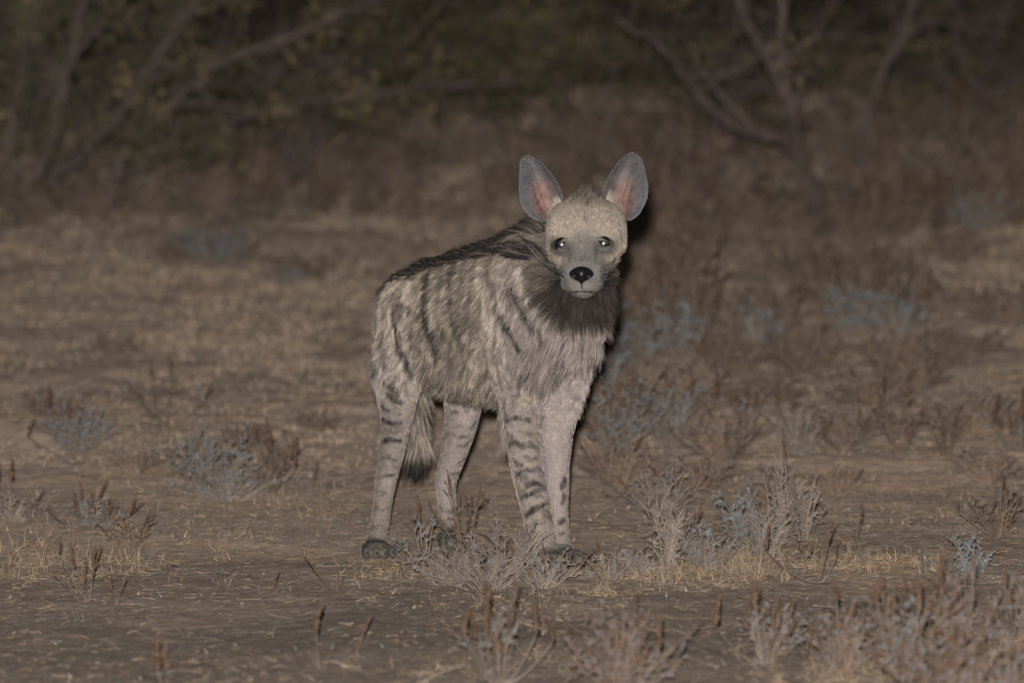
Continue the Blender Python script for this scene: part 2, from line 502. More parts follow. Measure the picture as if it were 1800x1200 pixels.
# ---- coat markings and painted crease shade: dark strokes lying on the skin (points found on the body surface)
def stroke(pts, w, k):
    q = [surf(x, y, BTREE) for x, y in pts]
    q = [p for p in q if p is not None]
    if len(q) > 2 and pts[0][1] < 620 and w > 4.6: w = w * 1.45        # broad soft bars on flank and shoulder
    return (q, w / 800.0, k) if len(q) > 1 else None
STRIPES_AND_CREASE = [s for s in (stroke(*a) for a in [
    # flank
    ([(764, 452), (757, 480), (753, 510), (748, 545), (752, 570), (762, 595), (768, 620)], 9, .85),
    ([(806, 455), (799, 480), (794, 515), (798, 550), (806, 580), (815, 600)], 8, .6),
    ([(838, 465), (832, 490), (826, 530), (828, 565), (836, 590)], 7, .38),
    ([(726, 470), (714, 500), (708, 530)], 6, .5),
    ([(782, 462), (776, 500), (772, 540)], 6, .42), ([(822, 460), (815, 500), (812, 545), (820, 580)], 6, .42), ([(848, 500), (846, 540), (850, 590)], 5, .35), ([(790, 600), (798, 630), (806, 655)], 6, .4), ([(738, 470), (732, 505)], 6, .4), ([(828, 600), (834, 630)], 6, .35),
    ([(775, 560), (780, 590), (774, 615)], 6, .5), ([(735, 590), (742, 615), (750, 640)], 5, .3),
    # crease shade behind the shoulder, painted as a dark line
    ([(862, 487), (872, 525), (873, 570), (868, 612), (876, 650), (886, 690), (890, 735)], 4.0, .5),
    # shoulder
    ([(897, 505), (908, 528), (921, 552), (934, 578)], 5.0, .85), ([(886, 505), (894, 525), (902, 545)], 4.0, .5),
    ([(880, 555), (890, 575), (902, 598), (913, 618)], 5.5, .8), ([(938, 552), (946, 575), (952, 600)], 4.5, .5),
    ([(893, 634), (904, 655)], 4.5, .55), ([(908, 632), (918, 648), (926, 662)], 4.5, .5), ([(912, 672), (930, 676)], 4, .5),
    ([(888, 658), (898, 676)], 4, .4), ([(925, 640), (936, 655)], 4, .4),
    # thigh
    ([(696, 545), (695, 575), (702, 605), (714, 632), (724, 660)], 5.5, .95),
    ([(668, 530), (663, 570), (660, 610), (662, 650)], 8, .55), ([(676, 560), (674, 600), (678, 640)], 5, .5), ([(684, 520), (678, 545)], 6, .5),
    # hind leg bars
    ([(676, 668), (690, 680), (700, 690)], 4.5, .8), ([(682, 690), (694, 703), (706, 708)], 4.5, .85), ([(712, 668), (716, 690)], 4.5, .7),
    ([(672, 712), (684, 722), (704, 728)], 4.5, .9), ([(672, 736), (690, 743), (708, 740)], 4.5, .85), ([(678, 755), (700, 758)], 3.5, .4),
    ([(671, 777), (685, 771), (703, 774)], 4.5, .75), ([(670, 803), (684, 804), (697, 808)], 4.5, .7), ([(670, 838), (679, 836), (690, 834)], 4, .7),
    ([(664, 862), (676, 866)], 4, .45), ([(660, 892), (674, 896), (682, 892)], 4, .5), ([(657, 920), (672, 924)], 3.5, .4),
    # inner hind leg, edge bars
    ([(836, 742), (828, 752)], 4, .6), ([(828, 772), (818, 782), (806, 784)], 4, .5), ([(816, 806), (806, 812)], 4, .6), ([(800, 838), (790, 842)], 3, .3), ([(778, 898), (796, 902)], 3, .35), ([(780, 922), (798, 926)], 3, .35),
    # fore leg bars
    ([(889, 692), (905, 690), (915, 694)], 3.5, .5), ([(890, 738), (908, 733), (930, 738)], 5, .75), ([(893, 758), (900, 768)], 4, .5),
    ([(896, 780), (907, 776), (917, 782)], 4.5, .7), ([(920, 787), (932, 783), (943, 785)], 4, .6), ([(921, 764), (934, 766)], 3.5, .4),
    ([(902, 806), (909, 813), (917, 817)], 4.5, .75), ([(908, 832), (926, 825), (948, 822)], 5, .85),
    ([(928, 853), (940, 847), (953, 852)], 4.5, .8), ([(917, 873), (930, 868), (944, 862), (957, 858)], 5, .85), 
    ([(925, 905), (936, 897), (950, 888), (963, 882)], 5, .9), ([(957, 905), (968, 908)], 4, .5), ([(925, 925), (934, 922)], 3, .3),
    # face: fold outside the eye down to the lip, tear line, brow
    ([(969, 408), (964, 425), (964, 445), (972, 462), (984, 476)], 2.6, .50), ([(1087, 406), (1093, 424), (1093, 443), (1085, 460), (1070, 474)], 2.6, .50),
    ([(1000, 437), (1003, 450), (1000, 462)], 2.5, .35), ([(1047, 436), (1045, 449), (1049, 461)], 2.5, .35),
    ([(985, 480), (984, 495), (990, 508)], 3, .35), ([(1063, 480), (1064, 495), (1057, 507)], 3, .35),
    # other fore leg, edge bars
    ([(993, 842), (988, 856)], 4, .7), ([(992, 870), (988, 884)], 4, .6), ([(991, 912), (984, 918)], 4, .7), ([(991, 935), (985, 938)], 3.5, .6),
]) if s]
# many faint short bars between the strong ones, down the two near legs
_rb = np.random.default_rng(77)
for (xa, ya, xb, yb, hw, n_) in ((912, 640, 948, 935, 22, 34), (700, 660, 668, 930, 17, 30), (812, 720, 786, 930, 18, 16)):
    for i in range(n_):
        t_ = _rb.random(); cx, cy = xa + (xb - xa) * t_, ya + (yb - ya) * t_
        x0 = cx + _rb.uniform(-hw, hw); ln = _rb.uniform(5, 15); sl = _rb.normal(-.15, .3)
        s_ = stroke([(x0 - ln / 2, cy + sl * ln / 2), (x0, cy + _rb.normal(0, 1.5)), (x0 + ln / 2, cy - sl * ln / 2)], _rb.uniform(2.2, 3.8), _rb.uniform(.2, .55))
        if s_: STRIPES_AND_CREASE.append(s_)
# the same flank and shoulder bars and crease shade on the side that faces away
_mid = at(865, 572, .17)
for q, w, k in list(STRIPES_AND_CREASE[:22]):
    STRIPES_AND_CREASE.append(([p - 2 * ((p - _mid) @ RGT) * RGT for p in q], w * 1.3, k))

CREAM = np.array([.400, .332, .268]); BUFF = np.array([.258, .209, .166]); DARK = np.array([.035, .030, .030])
PINK = np.array([.305, .252, .232]); GREYM = np.array([.146, .131, .121]); RUFF = np.array([.032, .024, .021]); PAW = np.array([.105, .094, .084])

PALES = [(q, w) for q, w, k in (stroke(*a) for a in [
    ([(734, 462), (722, 500), (714, 540), (714, 580), (722, 615), (734, 650)], 11, 1), ([(912, 480), (926, 510), (944, 540), (956, 566)], 8, 1),
    ([(846, 470), (850, 520), (852, 570), (846, 620)], 6, 1), ([(706, 600), (706, 640), (712, 665)], 4, 1)])]
def smooth(x, a, b):
    t = np.clip((x - a) / (b - a), 0, 1); return t * t * (3 - 2 * t)
def lerp(A, B, t):
    return A + (B - A) * t[:, None]
THROAT = at(1028, 522, -.17)
def coat_colour(P, part, tt, Nn):
    n1 = fbm(P * 30, 3, 51); n2 = fbm(P * 90, 2, 52)
    col = np.repeat(BUFF[None], len(P), 0)
    is_ = lambda *nm: np.isin(part, [PN.index(x) for x in nm])
    trunk = is_('trunk', 'neck', 'throat')
    legs = is_('hind_right', 'hind_left', 'fore_right', 'fore_left')
    # trunk: buff above, paler on haunch, shoulder and chest
    side = (P - _mid) @ RGT; fw = (P - _mid) @ FWD; zz = P[:, 2]
    t = lerp(np.repeat(BUFF[None], len(P), 0), CREAM, smooth(n1, .45, .75) * .8)
    t = lerp(t, PINK * .80, smooth(fw, .14, .26) * .85)
    t = lerp(t, CREAM * 1.0, smooth(-fw, .26, .36) * smooth(zz, .25, .4) * .55)
    t = lerp(t, BUFF * .72, smooth(zz, .60, .72) * smooth(-fw, -.25, -.1) * .8)
    t = lerp(t, BUFF * .62, smooth(zz, .58, .66) * smooth(fw, .05, .2) * smooth(side, -.04, .06) * .5)
    col[trunk] = t[trunk]
    l = lerp(np.repeat(CREAM[None] * .66, len(P), 0), PINK * .82, smooth(n1, .3, .6))
    l = lerp(l, BUFF * .9, smooth(fbm(P * 60, 3, 53), .5, .75) * .5)
    inner = is_('hind_left', 'fore_left')
    l[inner] = lerp(l, PINK * .93, np.full(len(P), .85))[inner]
    low = smooth(.16 - zz, 0, .12)
    l = lerp(l, BUFF * .8, low * .55)
    l = lerp(l, PAW * 1.5, smooth(.07 - zz, 0, .05) * .7)
    up = legs & (zz > .38)
    l[up] = lerp(l, t, smooth(zz, .38, .52) * .75)[up]
    col[legs] = l[legs]
    pw = is_('paw_hr', 'paw_hl', 'paw_fr', 'paw_fl')
    col[pw] = lerp(np.repeat(PAW[None], len(P), 0), BUFF * .7, smooth(n1, .4, .8) * .6)[pw]
    # stripes and painted crease shade
    low_n = (fbm(P * 26, 3, 61) - .5) * .014; hi_n = (fbm(P * 120, 2, 62) - .5) * .010
    dark = np.zeros(len(P)); brk = fbm(P * 55, 2, 63)
    for q, w, k in STRIPES_AND_CREASE:
        q0 = np.mean(q, 0); ext = max(np.linalg.norm(p - q0) for p in q) + w * 4
        near = np.linalg.norm(P - q0, axis=1) < ext
        if not near.any(): continue
        Pn = P[near]
        d = np.min([seg_dist(Pn, A, B) for A, B in zip(q[:-1], q[1:])], axis=0) + low_n[near] * min(1, w / .008) + hi_n[near] * min(1, w / .008)
        dark[near] = np.maximum(dark[near], min(1, k * 1.3) * (.80 + .20 * smooth(brk[near], .38, .55)) * (1 - smooth(d, w * .35, w * 1.5)))
    # loose dark mottling on flank
    dark = np.maximum(dark, trunk * smooth(fbm(P * 45, 3, 71), .55, .70) * .50 * smooth(fw, .22, .10))
    stripe_on = trunk | legs
    col[stripe_on] = lerp(col, DARK, np.clip(dark, 0, 1))[stripe_on]
    # pale bands: haunch, shoulder, side of the neck
    for q, w in PALES:
        d = np.min([seg_dist(P, A, B) for A, B in zip(q[:-1], q[1:])], axis=0) + low_n * 1.2
        col = lerp(col, np.array([.50, .425, .355]), (1 - smooth(d, w * .5, w * 1.4)) * .72 * stripe_on * (1 - np.clip(dark * 1.3, 0, 1)))
    # dorsal line
    top = smooth(Nn[:, 2], .62, .90) * trunk * smooth(fw, .36, .2)
    col = lerp(col, DARK * .8, top * .95)
    # dark throat and ruff
    tv = P - THROAT
    ru = (1 - smooth(np.linalg.norm(tv * np.array([.60, .45, 1.0]), axis=1) + (n1 - .5) * .035, .050, .070)) * (trunk | is_('head'))
    halo = (1 - smooth(np.linalg.norm((P - at(1030, 500, -.12)) * np.array([.80, .5, .95]), axis=1) + (n1 - .5) * .05, .075, .125)) * trunk
    col = lerp(col, BUFF * .42, halo * .8)
    col = lerp(col, RUFF, ru * .95)
    # head
    h = is_('head')
    u = (P[:, 0] - HC[0]) * 800; v = (P[:, 2] - HC[2]) * 800
    wob = (n1 - .5) * 14 + (n2 - .5) * 8
    head = np.repeat(np.array([[.300, .246, .200]]), len(P), 0)
    head = lerp(head, CREAM * .90, smooth(np.abs(u) + wob, 34, 60) * .8)
    # brownish forelock and mid line
    head = lerp(head, np.array([.105, .082, .066]), smooth(v + wob - np.abs(u) * .55, 54, 76) * .9)
    head = lerp(head, np.array([.20, .155, .12]), (1 - smooth(np.abs(u + wob * .2), 1, 7)) * smooth(v, 15, 45) * .45)
    # grey mask between and under the eyes, and the muzzle
    mask = (1 - smooth(np.abs(u) + wob * .5 - np.clip(-v, 0, 40) * .52, 17, 33)) * smooth(-v, -34, -6 ) 
    head = lerp(head, GREYM * 1.15, mask * .9)
    for (ex, ey) in EYE_PX:
        eu, ev = ex - 1029, 430 - ey
        dd = np.hypot((u - eu) / 1.35, v - ev + 3)
        head = lerp(head, GREYM * .88, (1 - smooth(dd + wob * .4, 8, 20)) * .85)
    # paler crescent on the outer cheek
    cr = smooth(np.abs(u), 50, 60) * smooth(-v, -30, 0) 
    head = lerp(head, np.array([.37, .305, .245]), cr * .75)
    mz = (1 - smooth(np.hypot((u + 4) / 1.0, (v + 60) / 1.05) + wob * .3, 36, 50))
    head = lerp(head, GREYM * .98, mz * .95)
    head = lerp(head, np.array([.235, .205, .18]), (1 - smooth(np.hypot((u + 5) / 1.5, (v + 76)), 10, 24)) * .3)
    bridge = (1 - smooth(np.abs(u + 5) + wob * .3, 8, 26)) * smooth(-v, 5, 20) * smooth(v, -48, -30)
    head = lerp(head, GREYM * .92, bridge * .7)
    md = np.min([seg_dist(P, A, B) for A, B in zip(MOUTH[:-1], MOUTH[1:])], axis=0)
    head = lerp(head, np.array([.02, .017, .016]), (1 - smooth(md, .0014, .0040)) * .7)
    ml = np.min([seg_dist(P, A, B) for A, B in [(MOUTH[2], surf(1023, 497, BTREE))]], axis=0)
    head = lerp(head, np.array([.03, .027, .026]), (1 - smooth(ml, .001, .003)) * .8)
    head = lerp(head, np.array([.05, .043, .04]), np.clip(dark, 0, 1))
    under = smooth(-v, 92, 102) 
    head = lerp(head, RUFF * 1.2, under)
    hb = lerp(head, BUFF * .7, smooth(P[:, 1], -.12, -.05))
    col[h] = hb[h]
    ta = is_('tail')
    tc = lerp(np.repeat(CREAM[None] * .72, len(P), 0), BUFF * .45, smooth(n1, .45, .65) * .7)
    tc = lerp(tc, DARK * 1.3, smooth(tt, .86, .97))
    col[ta] = tc[ta]
    return np.clip(col, 0.008, .8)

FURMAT = material('hyena_fur', rough=.65, spec=.07, attr='col')
SKINMAT = material('hyena_skin', rough=.85, spec=.1, attr='col', variation=.2, scale=150)

vp, vt, vf, vc = classify(BV)
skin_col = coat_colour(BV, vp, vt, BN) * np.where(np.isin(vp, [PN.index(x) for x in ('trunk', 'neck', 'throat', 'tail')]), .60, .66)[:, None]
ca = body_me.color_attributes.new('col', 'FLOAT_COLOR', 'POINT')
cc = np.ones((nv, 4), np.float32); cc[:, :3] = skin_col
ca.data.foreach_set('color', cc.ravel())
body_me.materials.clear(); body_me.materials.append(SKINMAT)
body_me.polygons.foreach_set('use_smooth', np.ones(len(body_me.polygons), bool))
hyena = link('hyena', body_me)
tag(hyena, 'striped hyena standing on bare soil, head turned to face the viewer', 'hyena')

# ---- roots
body_me.calc_loop_triangles()
tri = np.empty(len(body_me.loop_triangles) * 3, np.int32); body_me.loop_triangles.foreach_get('vertices', tri); tri = tri.reshape(-1, 3)
tarea = np.linalg.norm(np.cross(BV[tri[:, 1]] - BV[tri[:, 0]], BV[tri[:, 2]] - BV[tri[:, 0]]), axis=1) / 2
tpart = vp[tri[:, 0]]
dens = np.ones(len(tri))
for nm, k in (('trunk', 1.0), ('neck', 1.15), ('throat', 1.3), ('head', 7.0), ('tail', 2.6), ('hind_right', 2.6), ('fore_right', 2.6), ('fore_left', 2.4), ('hind_left', 2.2),
              ('paw_hr', 1.5), ('paw_hl', 1.2), ('paw_fr', 1.4), ('paw_fl', 1.3)):
    dens[tpart == PN.index(nm)] = k
_tc = BV[tri[:, 0]]
_face = (tpart == PN.index('head')) & (_tc[:, 1] < -.2)
dens[_face] *= 1.5
dens[(tpart == PN.index('head')) & (_tc[:, 1] > -.08)] *= .3
def sample_roots(n, w):
    pr = tarea * w; pr = pr / pr.sum()
    ti = rng.choice(len(tri), n, p=pr)
    r1, r2 = np.sqrt(rng.random(n)), rng.random(n)
    W = np.stack([1 - r1, r1 * (1 - r2), r1 * r2], 1)
    P = (BV[tri[ti]] * W[..., None]).sum(1); N_ = norm((BN[tri[ti]] * W[..., None]).sum(1))
    vi = tri[ti, 0]
    return P, N_, vp[vi], vt[vi], vf[vi], vc[vi]

GRAV = np.array([0, 0, -1.0])
def coat_params(P, Nn, part, tt, fl):
    n = len(P)
    L = np.full(n, .03); lift = np.full(n, .35); grav = np.full(n, .15); rad = np.full(n, .00040)
    flow = fl.copy()
    is_ = lambda *nm: np.isin(part, [PN.index(x) for x in nm])
    fw = (P - _mid) @ FWD; side = (P - _mid) @ RGT
    tr = is_('trunk')
    flow[tr] = -FWD * .9 + GRAV * .75
    L[tr] = .024 + .008 * smooth(.40 - P[tr, 2], 0, .1); lift[tr] = .22; grav[tr] = .2
    front = tr & (fw > .14)
    flow[front] = GRAV * 1.0 - FWD * .15 + RGT * np.sign(side[front])[:, None] * .25
    L[front] = .0085 + .009 * smooth(P[front, 2], .48, .56)
    belly = tr & (Nn[:, 2] < -.35)
    L[belly] = .040; flow[belly] = GRAV * .6 - FWD * .7; lift[belly] = .4
    nk = is_('neck'); flow[nk] = -FWD * .8 + GRAV * .6; L[nk] = .032; lift[nk] = .26
    th = is_('throat'); flow[th] = GRAV + np.sign(P[th, 0] - THROAT[0])[:, None] * np.array([.45, .1, 0]); L[th] = .012 + .020 * smooth(P[th, 2], .50, .55); lift[th] = .4; grav[th] = .35
    ruff = is_('neck', 'throat', 'trunk') & (np.linalg.norm(P - at(1030, 505, -.10), axis=1) < .12) & (Nn[:, 1] < .5)
    L[ruff] = np.where(P[ruff, 2] > .535, .036, .014); lift[ruff] = .5
    flow[ruff] = norm(P[ruff] - at(1030, 470, -.15)) * .9 + GRAV * .45
    for nm in ('hind_right', 'hind_left', 'fore_right', 'fore_left'):
        m = is_(nm)
        k = smooth(P[:, 2], .30, .48)
        L[m] = (.0075 + .010 * k[m]); lift[m] = .30; rad[m] = .00036
        flow[m] = fl[m] + (-FWD * .45)
    # feathering behind the thigh and at the elbow
    hr = is_('hind_right') & (fw < -.33) & (P[:, 2] > .28); L[hr] = .026; lift[hr] = .35
    el = is_('fore_right', 'fore_left') & (P[:, 2] > .27) & (P[:, 2] < .46) & (((Nn @ -FWD) > .45)); L[el] = .036; lift[el] = .5
    ch = is_('fore_left') & (P[:, 2] > .33) & (Nn[:, 0] > .4); L[ch] = .018; lift[ch] = .5
    pw = is_('paw_hr', 'paw_hl', 'paw_fr', 'paw_fl'); L[pw] = .006; lift[pw] = .3; rad[pw] = .0004
    h = is_('head')
    u = (P[:, 0] - HC[0]) * 800; v = (P[:, 2] - HC[2]) * 800
    L[h] = .0105; lift[h] = .28; grav[h] = .02; rad[h] = .00030
    L[h] += (.020 * smooth(v - np.abs(u) * .5, 52, 78))[h]; lift[h] += (1.1 * smooth(v - np.abs(u) * .5, 56, 78))[h]
    mz = h & (np.hypot((u + 4), (v + 58) / 1.1) < 50); L[mz] = .0062
    ey = np.min([np.hypot((u - (a - 1029)) / 1.3, v - (430 - b)) for a, b in EYE_PX], axis=0)
    L[h] *= (.30 + .70 * smooth(ey, 12, 28))[h]
    jaw = h & (P[:, 1] > -.25) & (v < -25) & (np.abs(u) > 30); L[jaw] = .016; lift[jaw] = .4
    ta = is_('tail'); L[ta] = .075 * np.clip(.45 + tt[ta], 0, 1); lift[ta] = .30; grav[ta] = .2; rad[ta] = .0006; flow[ta] = fl[ta]
    return flow, L, lift, grav, rad

def grow(P, Nn, flow, L, lift, grav, K, curl, seed):
    r = np.random.default_rng(seed)
    n = len(P)
    fl = norm(flow - (flow * Nn).sum(1)[:, None] * Nn)
    sw = fbm(P * 22, 2, 81)[:, None] - .5, fbm(P * 22 + 40, 2, 82)[:, None] - .5
    side = np.cross(Nn, fl)
    d = norm(fl + side * sw[0] * 1.1 + Nn * (lift[:, None] * (1 + sw[1] * .8)) + r.normal(0, curl, (n, 3)))
    pts = np.empty((n, K, 3)); pts[:, 0] = P - Nn * .0012
    st = (L / (K - 1))[:, None]
    wav = r.normal(0, .10, (n, 3))
    for k in range(1, K):
        d = norm(d + (GRAV * grav[:, None] * .5 + fl * .14 + wav * ((k % 2) * 2 - 1) * curl * 2) / (K - 1) * 2)
        pts[:, k] = pts[:, k - 1] + d * st
    return pts

def clumped(pts, P, frac, strength, seed):
    r = np.random.default_rng(seed)
    n = len(P); g = r.choice(n, max(4, int(n * frac)), replace=False)
    kd = KDTree(len(g))
    for i, q in enumerate(g): kd.insert(P[q], i)
    kd.balance()
    own = np.array([kd.find(p)[1] for p in P])
    K = pts.shape[1]
    s = (np.linspace(0, 1, K) ** 1.4)[None, :, None] * strength[:, None, None] * (.6 + .4 * r.random(n))[:, None, None]
    return pts * (1 - s) + pts[g[own]] * s, own, r.random(len(g))

P, Nn, part, tt, fl_, ct_ = sample_roots(330000, dens)
eyed = np.min([np.linalg.norm((P - e) * np.array([.58, .25, 1]), axis=1) for e in EYES], axis=0)
NOSE_C = surf(1022, 484, BTREE)
nosed = np.linalg.norm((P - NOSE_C) * np.array([.80, .6, 1.12]), axis=1)
md = np.min([seg_dist(P, A, B) for A, B in zip(MOUTH[:-1], MOUTH[1:])], axis=0)
ok = (eyed > .0095) & (nosed > .0205) & (md > .0014)
P, Nn, part, tt, fl_ = P[ok], Nn[ok], part[ok], tt[ok], fl_[ok]
flow, L, lift, grav, rad = coat_params(P, Nn, part, tt, fl_)
L = L * rng.uniform(.65, 1.15, len(L))
guard = (rng.random(len(L)) < .14) & (L > .014)
L[guard] *= 1.5; lift[guard] *= 1.35
K = 5
pts = grow(P, Nn, flow, L, lift, grav, K, .12, 3)
cst = np.clip(smooth(L, .006, .05), .12, .62)
cst = np.where(((P - _mid) @ FWD > .12) & (P[:, 2] < .56), cst * .45, cst)
pts, own, gt = clumped(pts, P, .05, cst, 4)
col = coat_colour(P, part, tt, Nn)
tone = np.where(part == PN.index('head'), .76 + .48 * gt[own], .58 + .78 * gt[own]) * rng.uniform(.8, 1.2, len(P))
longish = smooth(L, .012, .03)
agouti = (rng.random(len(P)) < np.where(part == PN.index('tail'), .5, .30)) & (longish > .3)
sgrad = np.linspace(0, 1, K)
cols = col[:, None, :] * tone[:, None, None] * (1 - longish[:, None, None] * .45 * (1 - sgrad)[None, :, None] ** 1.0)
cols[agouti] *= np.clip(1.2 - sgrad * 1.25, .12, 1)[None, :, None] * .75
dkh = (part == PN.index('head')) & (rng.random(len(P)) < .24) & (L > .006)
cols[dkh] *= .38
light = (rng.random(len(P)) < .10) & (longish > .3) & (col.mean(1) > .12)
cols[light] *= 1.35
tl_ = part == PN.index('tail')
cols[tl_] *= np.where(pts[tl_][..., 2] < at(731, 808, .73)[2], .16, 1.0)[..., None]
radp = rad[:, None] * np.array([1.0, 1.0, .85, .6, .18])[None]
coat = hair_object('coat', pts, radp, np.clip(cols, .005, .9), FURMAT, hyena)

# ---- dorsal mane, nape crest
w_m = np.zeros(len(tri)); tc = BV[tri[:, 0]]; tn = BN[tri[:, 0]]
w_m[((tpart == PN.index('trunk')) | (tpart == PN.index('neck'))) & (tn[:, 2] > .64)] = 1
P, Nn, part, tt, fl_, ct_ = sample_roots(15000, w_m)
flow = np.repeat((-FWD * 1.0)[None], len(P), 0)
L = rng.uniform(.04, .075, len(P)); lift = np.full(len(P), .26); grav = np.full(len(P), .22)
pts = grow(P, Nn, flow, L, lift, grav, 5, .12, 5)
pts, own, gt = clumped(pts, P, .06, np.full(len(P), .7), 6)
base = np.where((rng.random(len(P)) < .22)[:, None], BUFF * .5, DARK * .6)
cols = base[:, None, :] * np.linspace(1.2, .8, 5)[None, :, None] * (.6 + .8 * gt[own])[:, None, None]
hair_object('mane', pts, np.full((len(P), 1), .0006) * np.array([1, 1, .85, .6, .2])[None], cols, FURMAT, hyena)

# ---- whiskers
wp, wr = [], []
for sx, px0, n_ in ((-1, 990, 15), (1, 1058, 17)):
    for i in range(n_):
        s = surf(px0 + sx * rng.uniform(-6, 3), rng.uniform(468, 497), BTREE)
        if s is None: continue
        d = norm(np.array([sx * 1.0, -.25 + rng.normal(0, .2), rng.normal(.12, .45)]))
        Lw = rng.uniform(.03, .075); q = [s - d * .002]
        for k in range(5):
            d = norm(d + np.array([0, .06, rng.normal(.03, .05) + (.10 if sx > 0 else .06)])); q.append(q[-1] + d * Lw / 5)
        wp.append(q)
for i in range(0):
    ex, ey = EYE_PX[i % 2]; sx = -1 if i % 2 == 0 else 1
    s = surf(ex - sx * rng.uniform(-14, 18), ey - rng.uniform(14, 22), BTREE)
    d = norm(np.array([sx * rng.uniform(-.3, .8), -.4, .9])); q = [s]
    for k in range(5):
        d = norm(d + np.array([sx * .1, .12, -.02])); q.append(q[-1] + d * rng.uniform(.004, .007))
    wp.append(q)
wp = np.array(wp)
hair_object('whiskers', wp, np.full((len(wp), 1), .00042) * np.array([1, .95, .85, .7, .5, .2])[None], np.full((len(wp), 6, 3), .012), FURMAT, hyena)

# ---- eyes with lids

def eye_material():
    m = bpy.data.materials.new('hyena_iris'); m.use_nodes = True
    nt = m.node_tree; b = nt.nodes['Principled BSDF']
    b.inputs['Roughness'].default_value = .19
    b.inputs['IOR'].default_value = 2.3
    b.inputs['Specular IOR Level'].default_value = .6
    a = nt.nodes.new('ShaderNodeAttribute'); a.attribute_name = 'col'
    nt.links.new(a.outputs['Color'], b.inputs['Base Color'])
    return m
IRIS = eye_material()
LIDM = material('hyena_eyelid', rough=.7, spec=.2, attr='col', variation=.3, scale=400)
for ei, e in enumerate(EYES):
    R_ = .0165
    s_ = surf(*EYE_PX[ei], BTREE)
    look = norm(np.array([0, -CAM_DIST, CAM_H]) - s_)
    c = e - look * (R_ * .787 + .0035)
    rx = norm(np.cross(look, UP)); uz = np.cross(rx, look)
    nu, nvv = 28, 20
    V, Fc, cl = [], [], []
    for j in range(nvv + 1):
        ph = math.pi * j / nvv
        for i in range(nu):
            t = 2 * math.pi * i / nu
            V.append(c + R_ * (look * (math.cos(ph) if ph > 1.1 else math.cos(1.1) + (math.sin(1.1) ** 2 - math.sin(ph) ** 2) * .42) + (rx * math.cos(t) + uz * math.sin(t)) * math.sin(ph)))
            rr = math.sin(ph) * R_ if ph < math.pi / 2 else R_
            cl.append((.002, .0015, .0015) if rr < .0070 else ((.005, .003, .002) if rr < .0115 else (.003, .0025, .002)))
    for j in range(nvv):
        for i in range(nu):
            Fc.append((j * nu + i, j * nu + (i + 1) % nu, (j + 1) * nu + (i + 1) % nu, (j + 1) * nu + i))
    eye = link('eye', mesh_from('eye', V, Fc, IRIS, cols=cl), hyena)
    # lids: skin from the almond opening out to the face, sunk into the coat at its outer edge
    sx = -1 if ei == 0 else 1
    V, Fc, lid_c = [], [], []
    nr, na = 8, 44
    ring_in, ring_out = [], []
    for i in range(na):
        t = 2 * math.pi * i / na
        ca_, sa_ = math.cos(t), math.sin(t)
        ox = .0142 * ca_; oz = (.0054 if sa_ > 0 else .0060) * sa_ * (abs(sa_) ** .15)
        oz += ca_ * sx * .0022                                     # outer corner higher
        s2 = min((math.hypot(ox, oz) / R_) ** 2, math.sin(1.1) ** 2)
        ring_in.append(c + rx * ox + uz * oz + look * (R_ * (math.cos(1.1) + (math.sin(1.1) ** 2 - s2) * .42) + .0004))
        tp_ = e + rx * .0255 * ca_ + uz * (.0170 * sa_ + ca_ * sx * .0015)
        h_ = BTREE.ray_cast(Vector(tp_ + look * .08), Vector(-look))
        ring_out.append((np.array(h_[0]) if h_[0] is not None else tp_) - look * .0025)
    face_c = skin_col[np.argmin(np.linalg.norm(BV - ring_out[0], axis=1))]
    for j in range(nr):
        f = j / (nr - 1)
        for i in range(na):
            fold = .0012 * math.exp(-((f - .16) / .14) ** 2) + .0016 * math.exp(-((f - .5) / .14) ** 2) * (1 if ring_in[i] @ uz > c @ uz else .6)
            V.append(ring_in[i] * (1 - f) + ring_out[i] * f + look * (fold + .0030 * math.sin(math.pi * f)))
            w_ = min(1, f / .14); w2 = max(0, (f - .35) / .65)
            lid_c.append(np.array([.012, .010, .010]) * (1 - w_) + (GREYM * .62 * (1 - w2) + GREYM * .95 * w2) * w_)
    for j in range(nr - 1):
        for i in range(na):
            Fc.append((j * na + i, (j + 1) * na + i, (j + 1) * na + (i + 1) % na, j * na + (i + 1) % na))
    link('eyelid', mesh_from('eyelid', V, Fc, LIDM, cols=lid_c), eye)

# ---- nose
NOSEM = material('hyena_nose', (.006, .0055, .006), rough=.36, spec=.32, variation=.3, scale=500)
bmn = bmesh.new(); bmesh.ops.create_icosphere(bmn, subdivisions=4, radius=1.0)
nc = at(1022, 482.5, -.362)
for v in bmn.verts:
    x, y, z = v.co
    wdt = .0255 * (1.0 if z > 0 else 1.0 - .46 * (-z) ** 1.4)
    X = x * wdt * 1.04 * (1 - .12 * z * z); Z = z * .0175 - (.003 if abs(x) < .25 and z < -.6 else 0); Yn = y * .021
    for s in (-1, 1):
        d2 = ((X - s * .0135) / .0062) ** 2 + ((Z + .002) / .0058) ** 2
        if y < .2: Yn += .012 * math.exp(-d2)
    if y < 0 and z < 0: Yn += .0030 * min(1, -z * 2) * math.exp(-(X / .0022) ** 2)
    v.co = (nc[0] + X, nc[1] + .004 + Yn, nc[2] + Z)
me = bpy.data.meshes.new('nose'); bmn.to_mesh(me); bmn.free(); me.materials.append(NOSEM)
me.polygons.foreach_set('use_smooth', np.ones(len(me.polygons), bool))
link('nose', me, hyena)

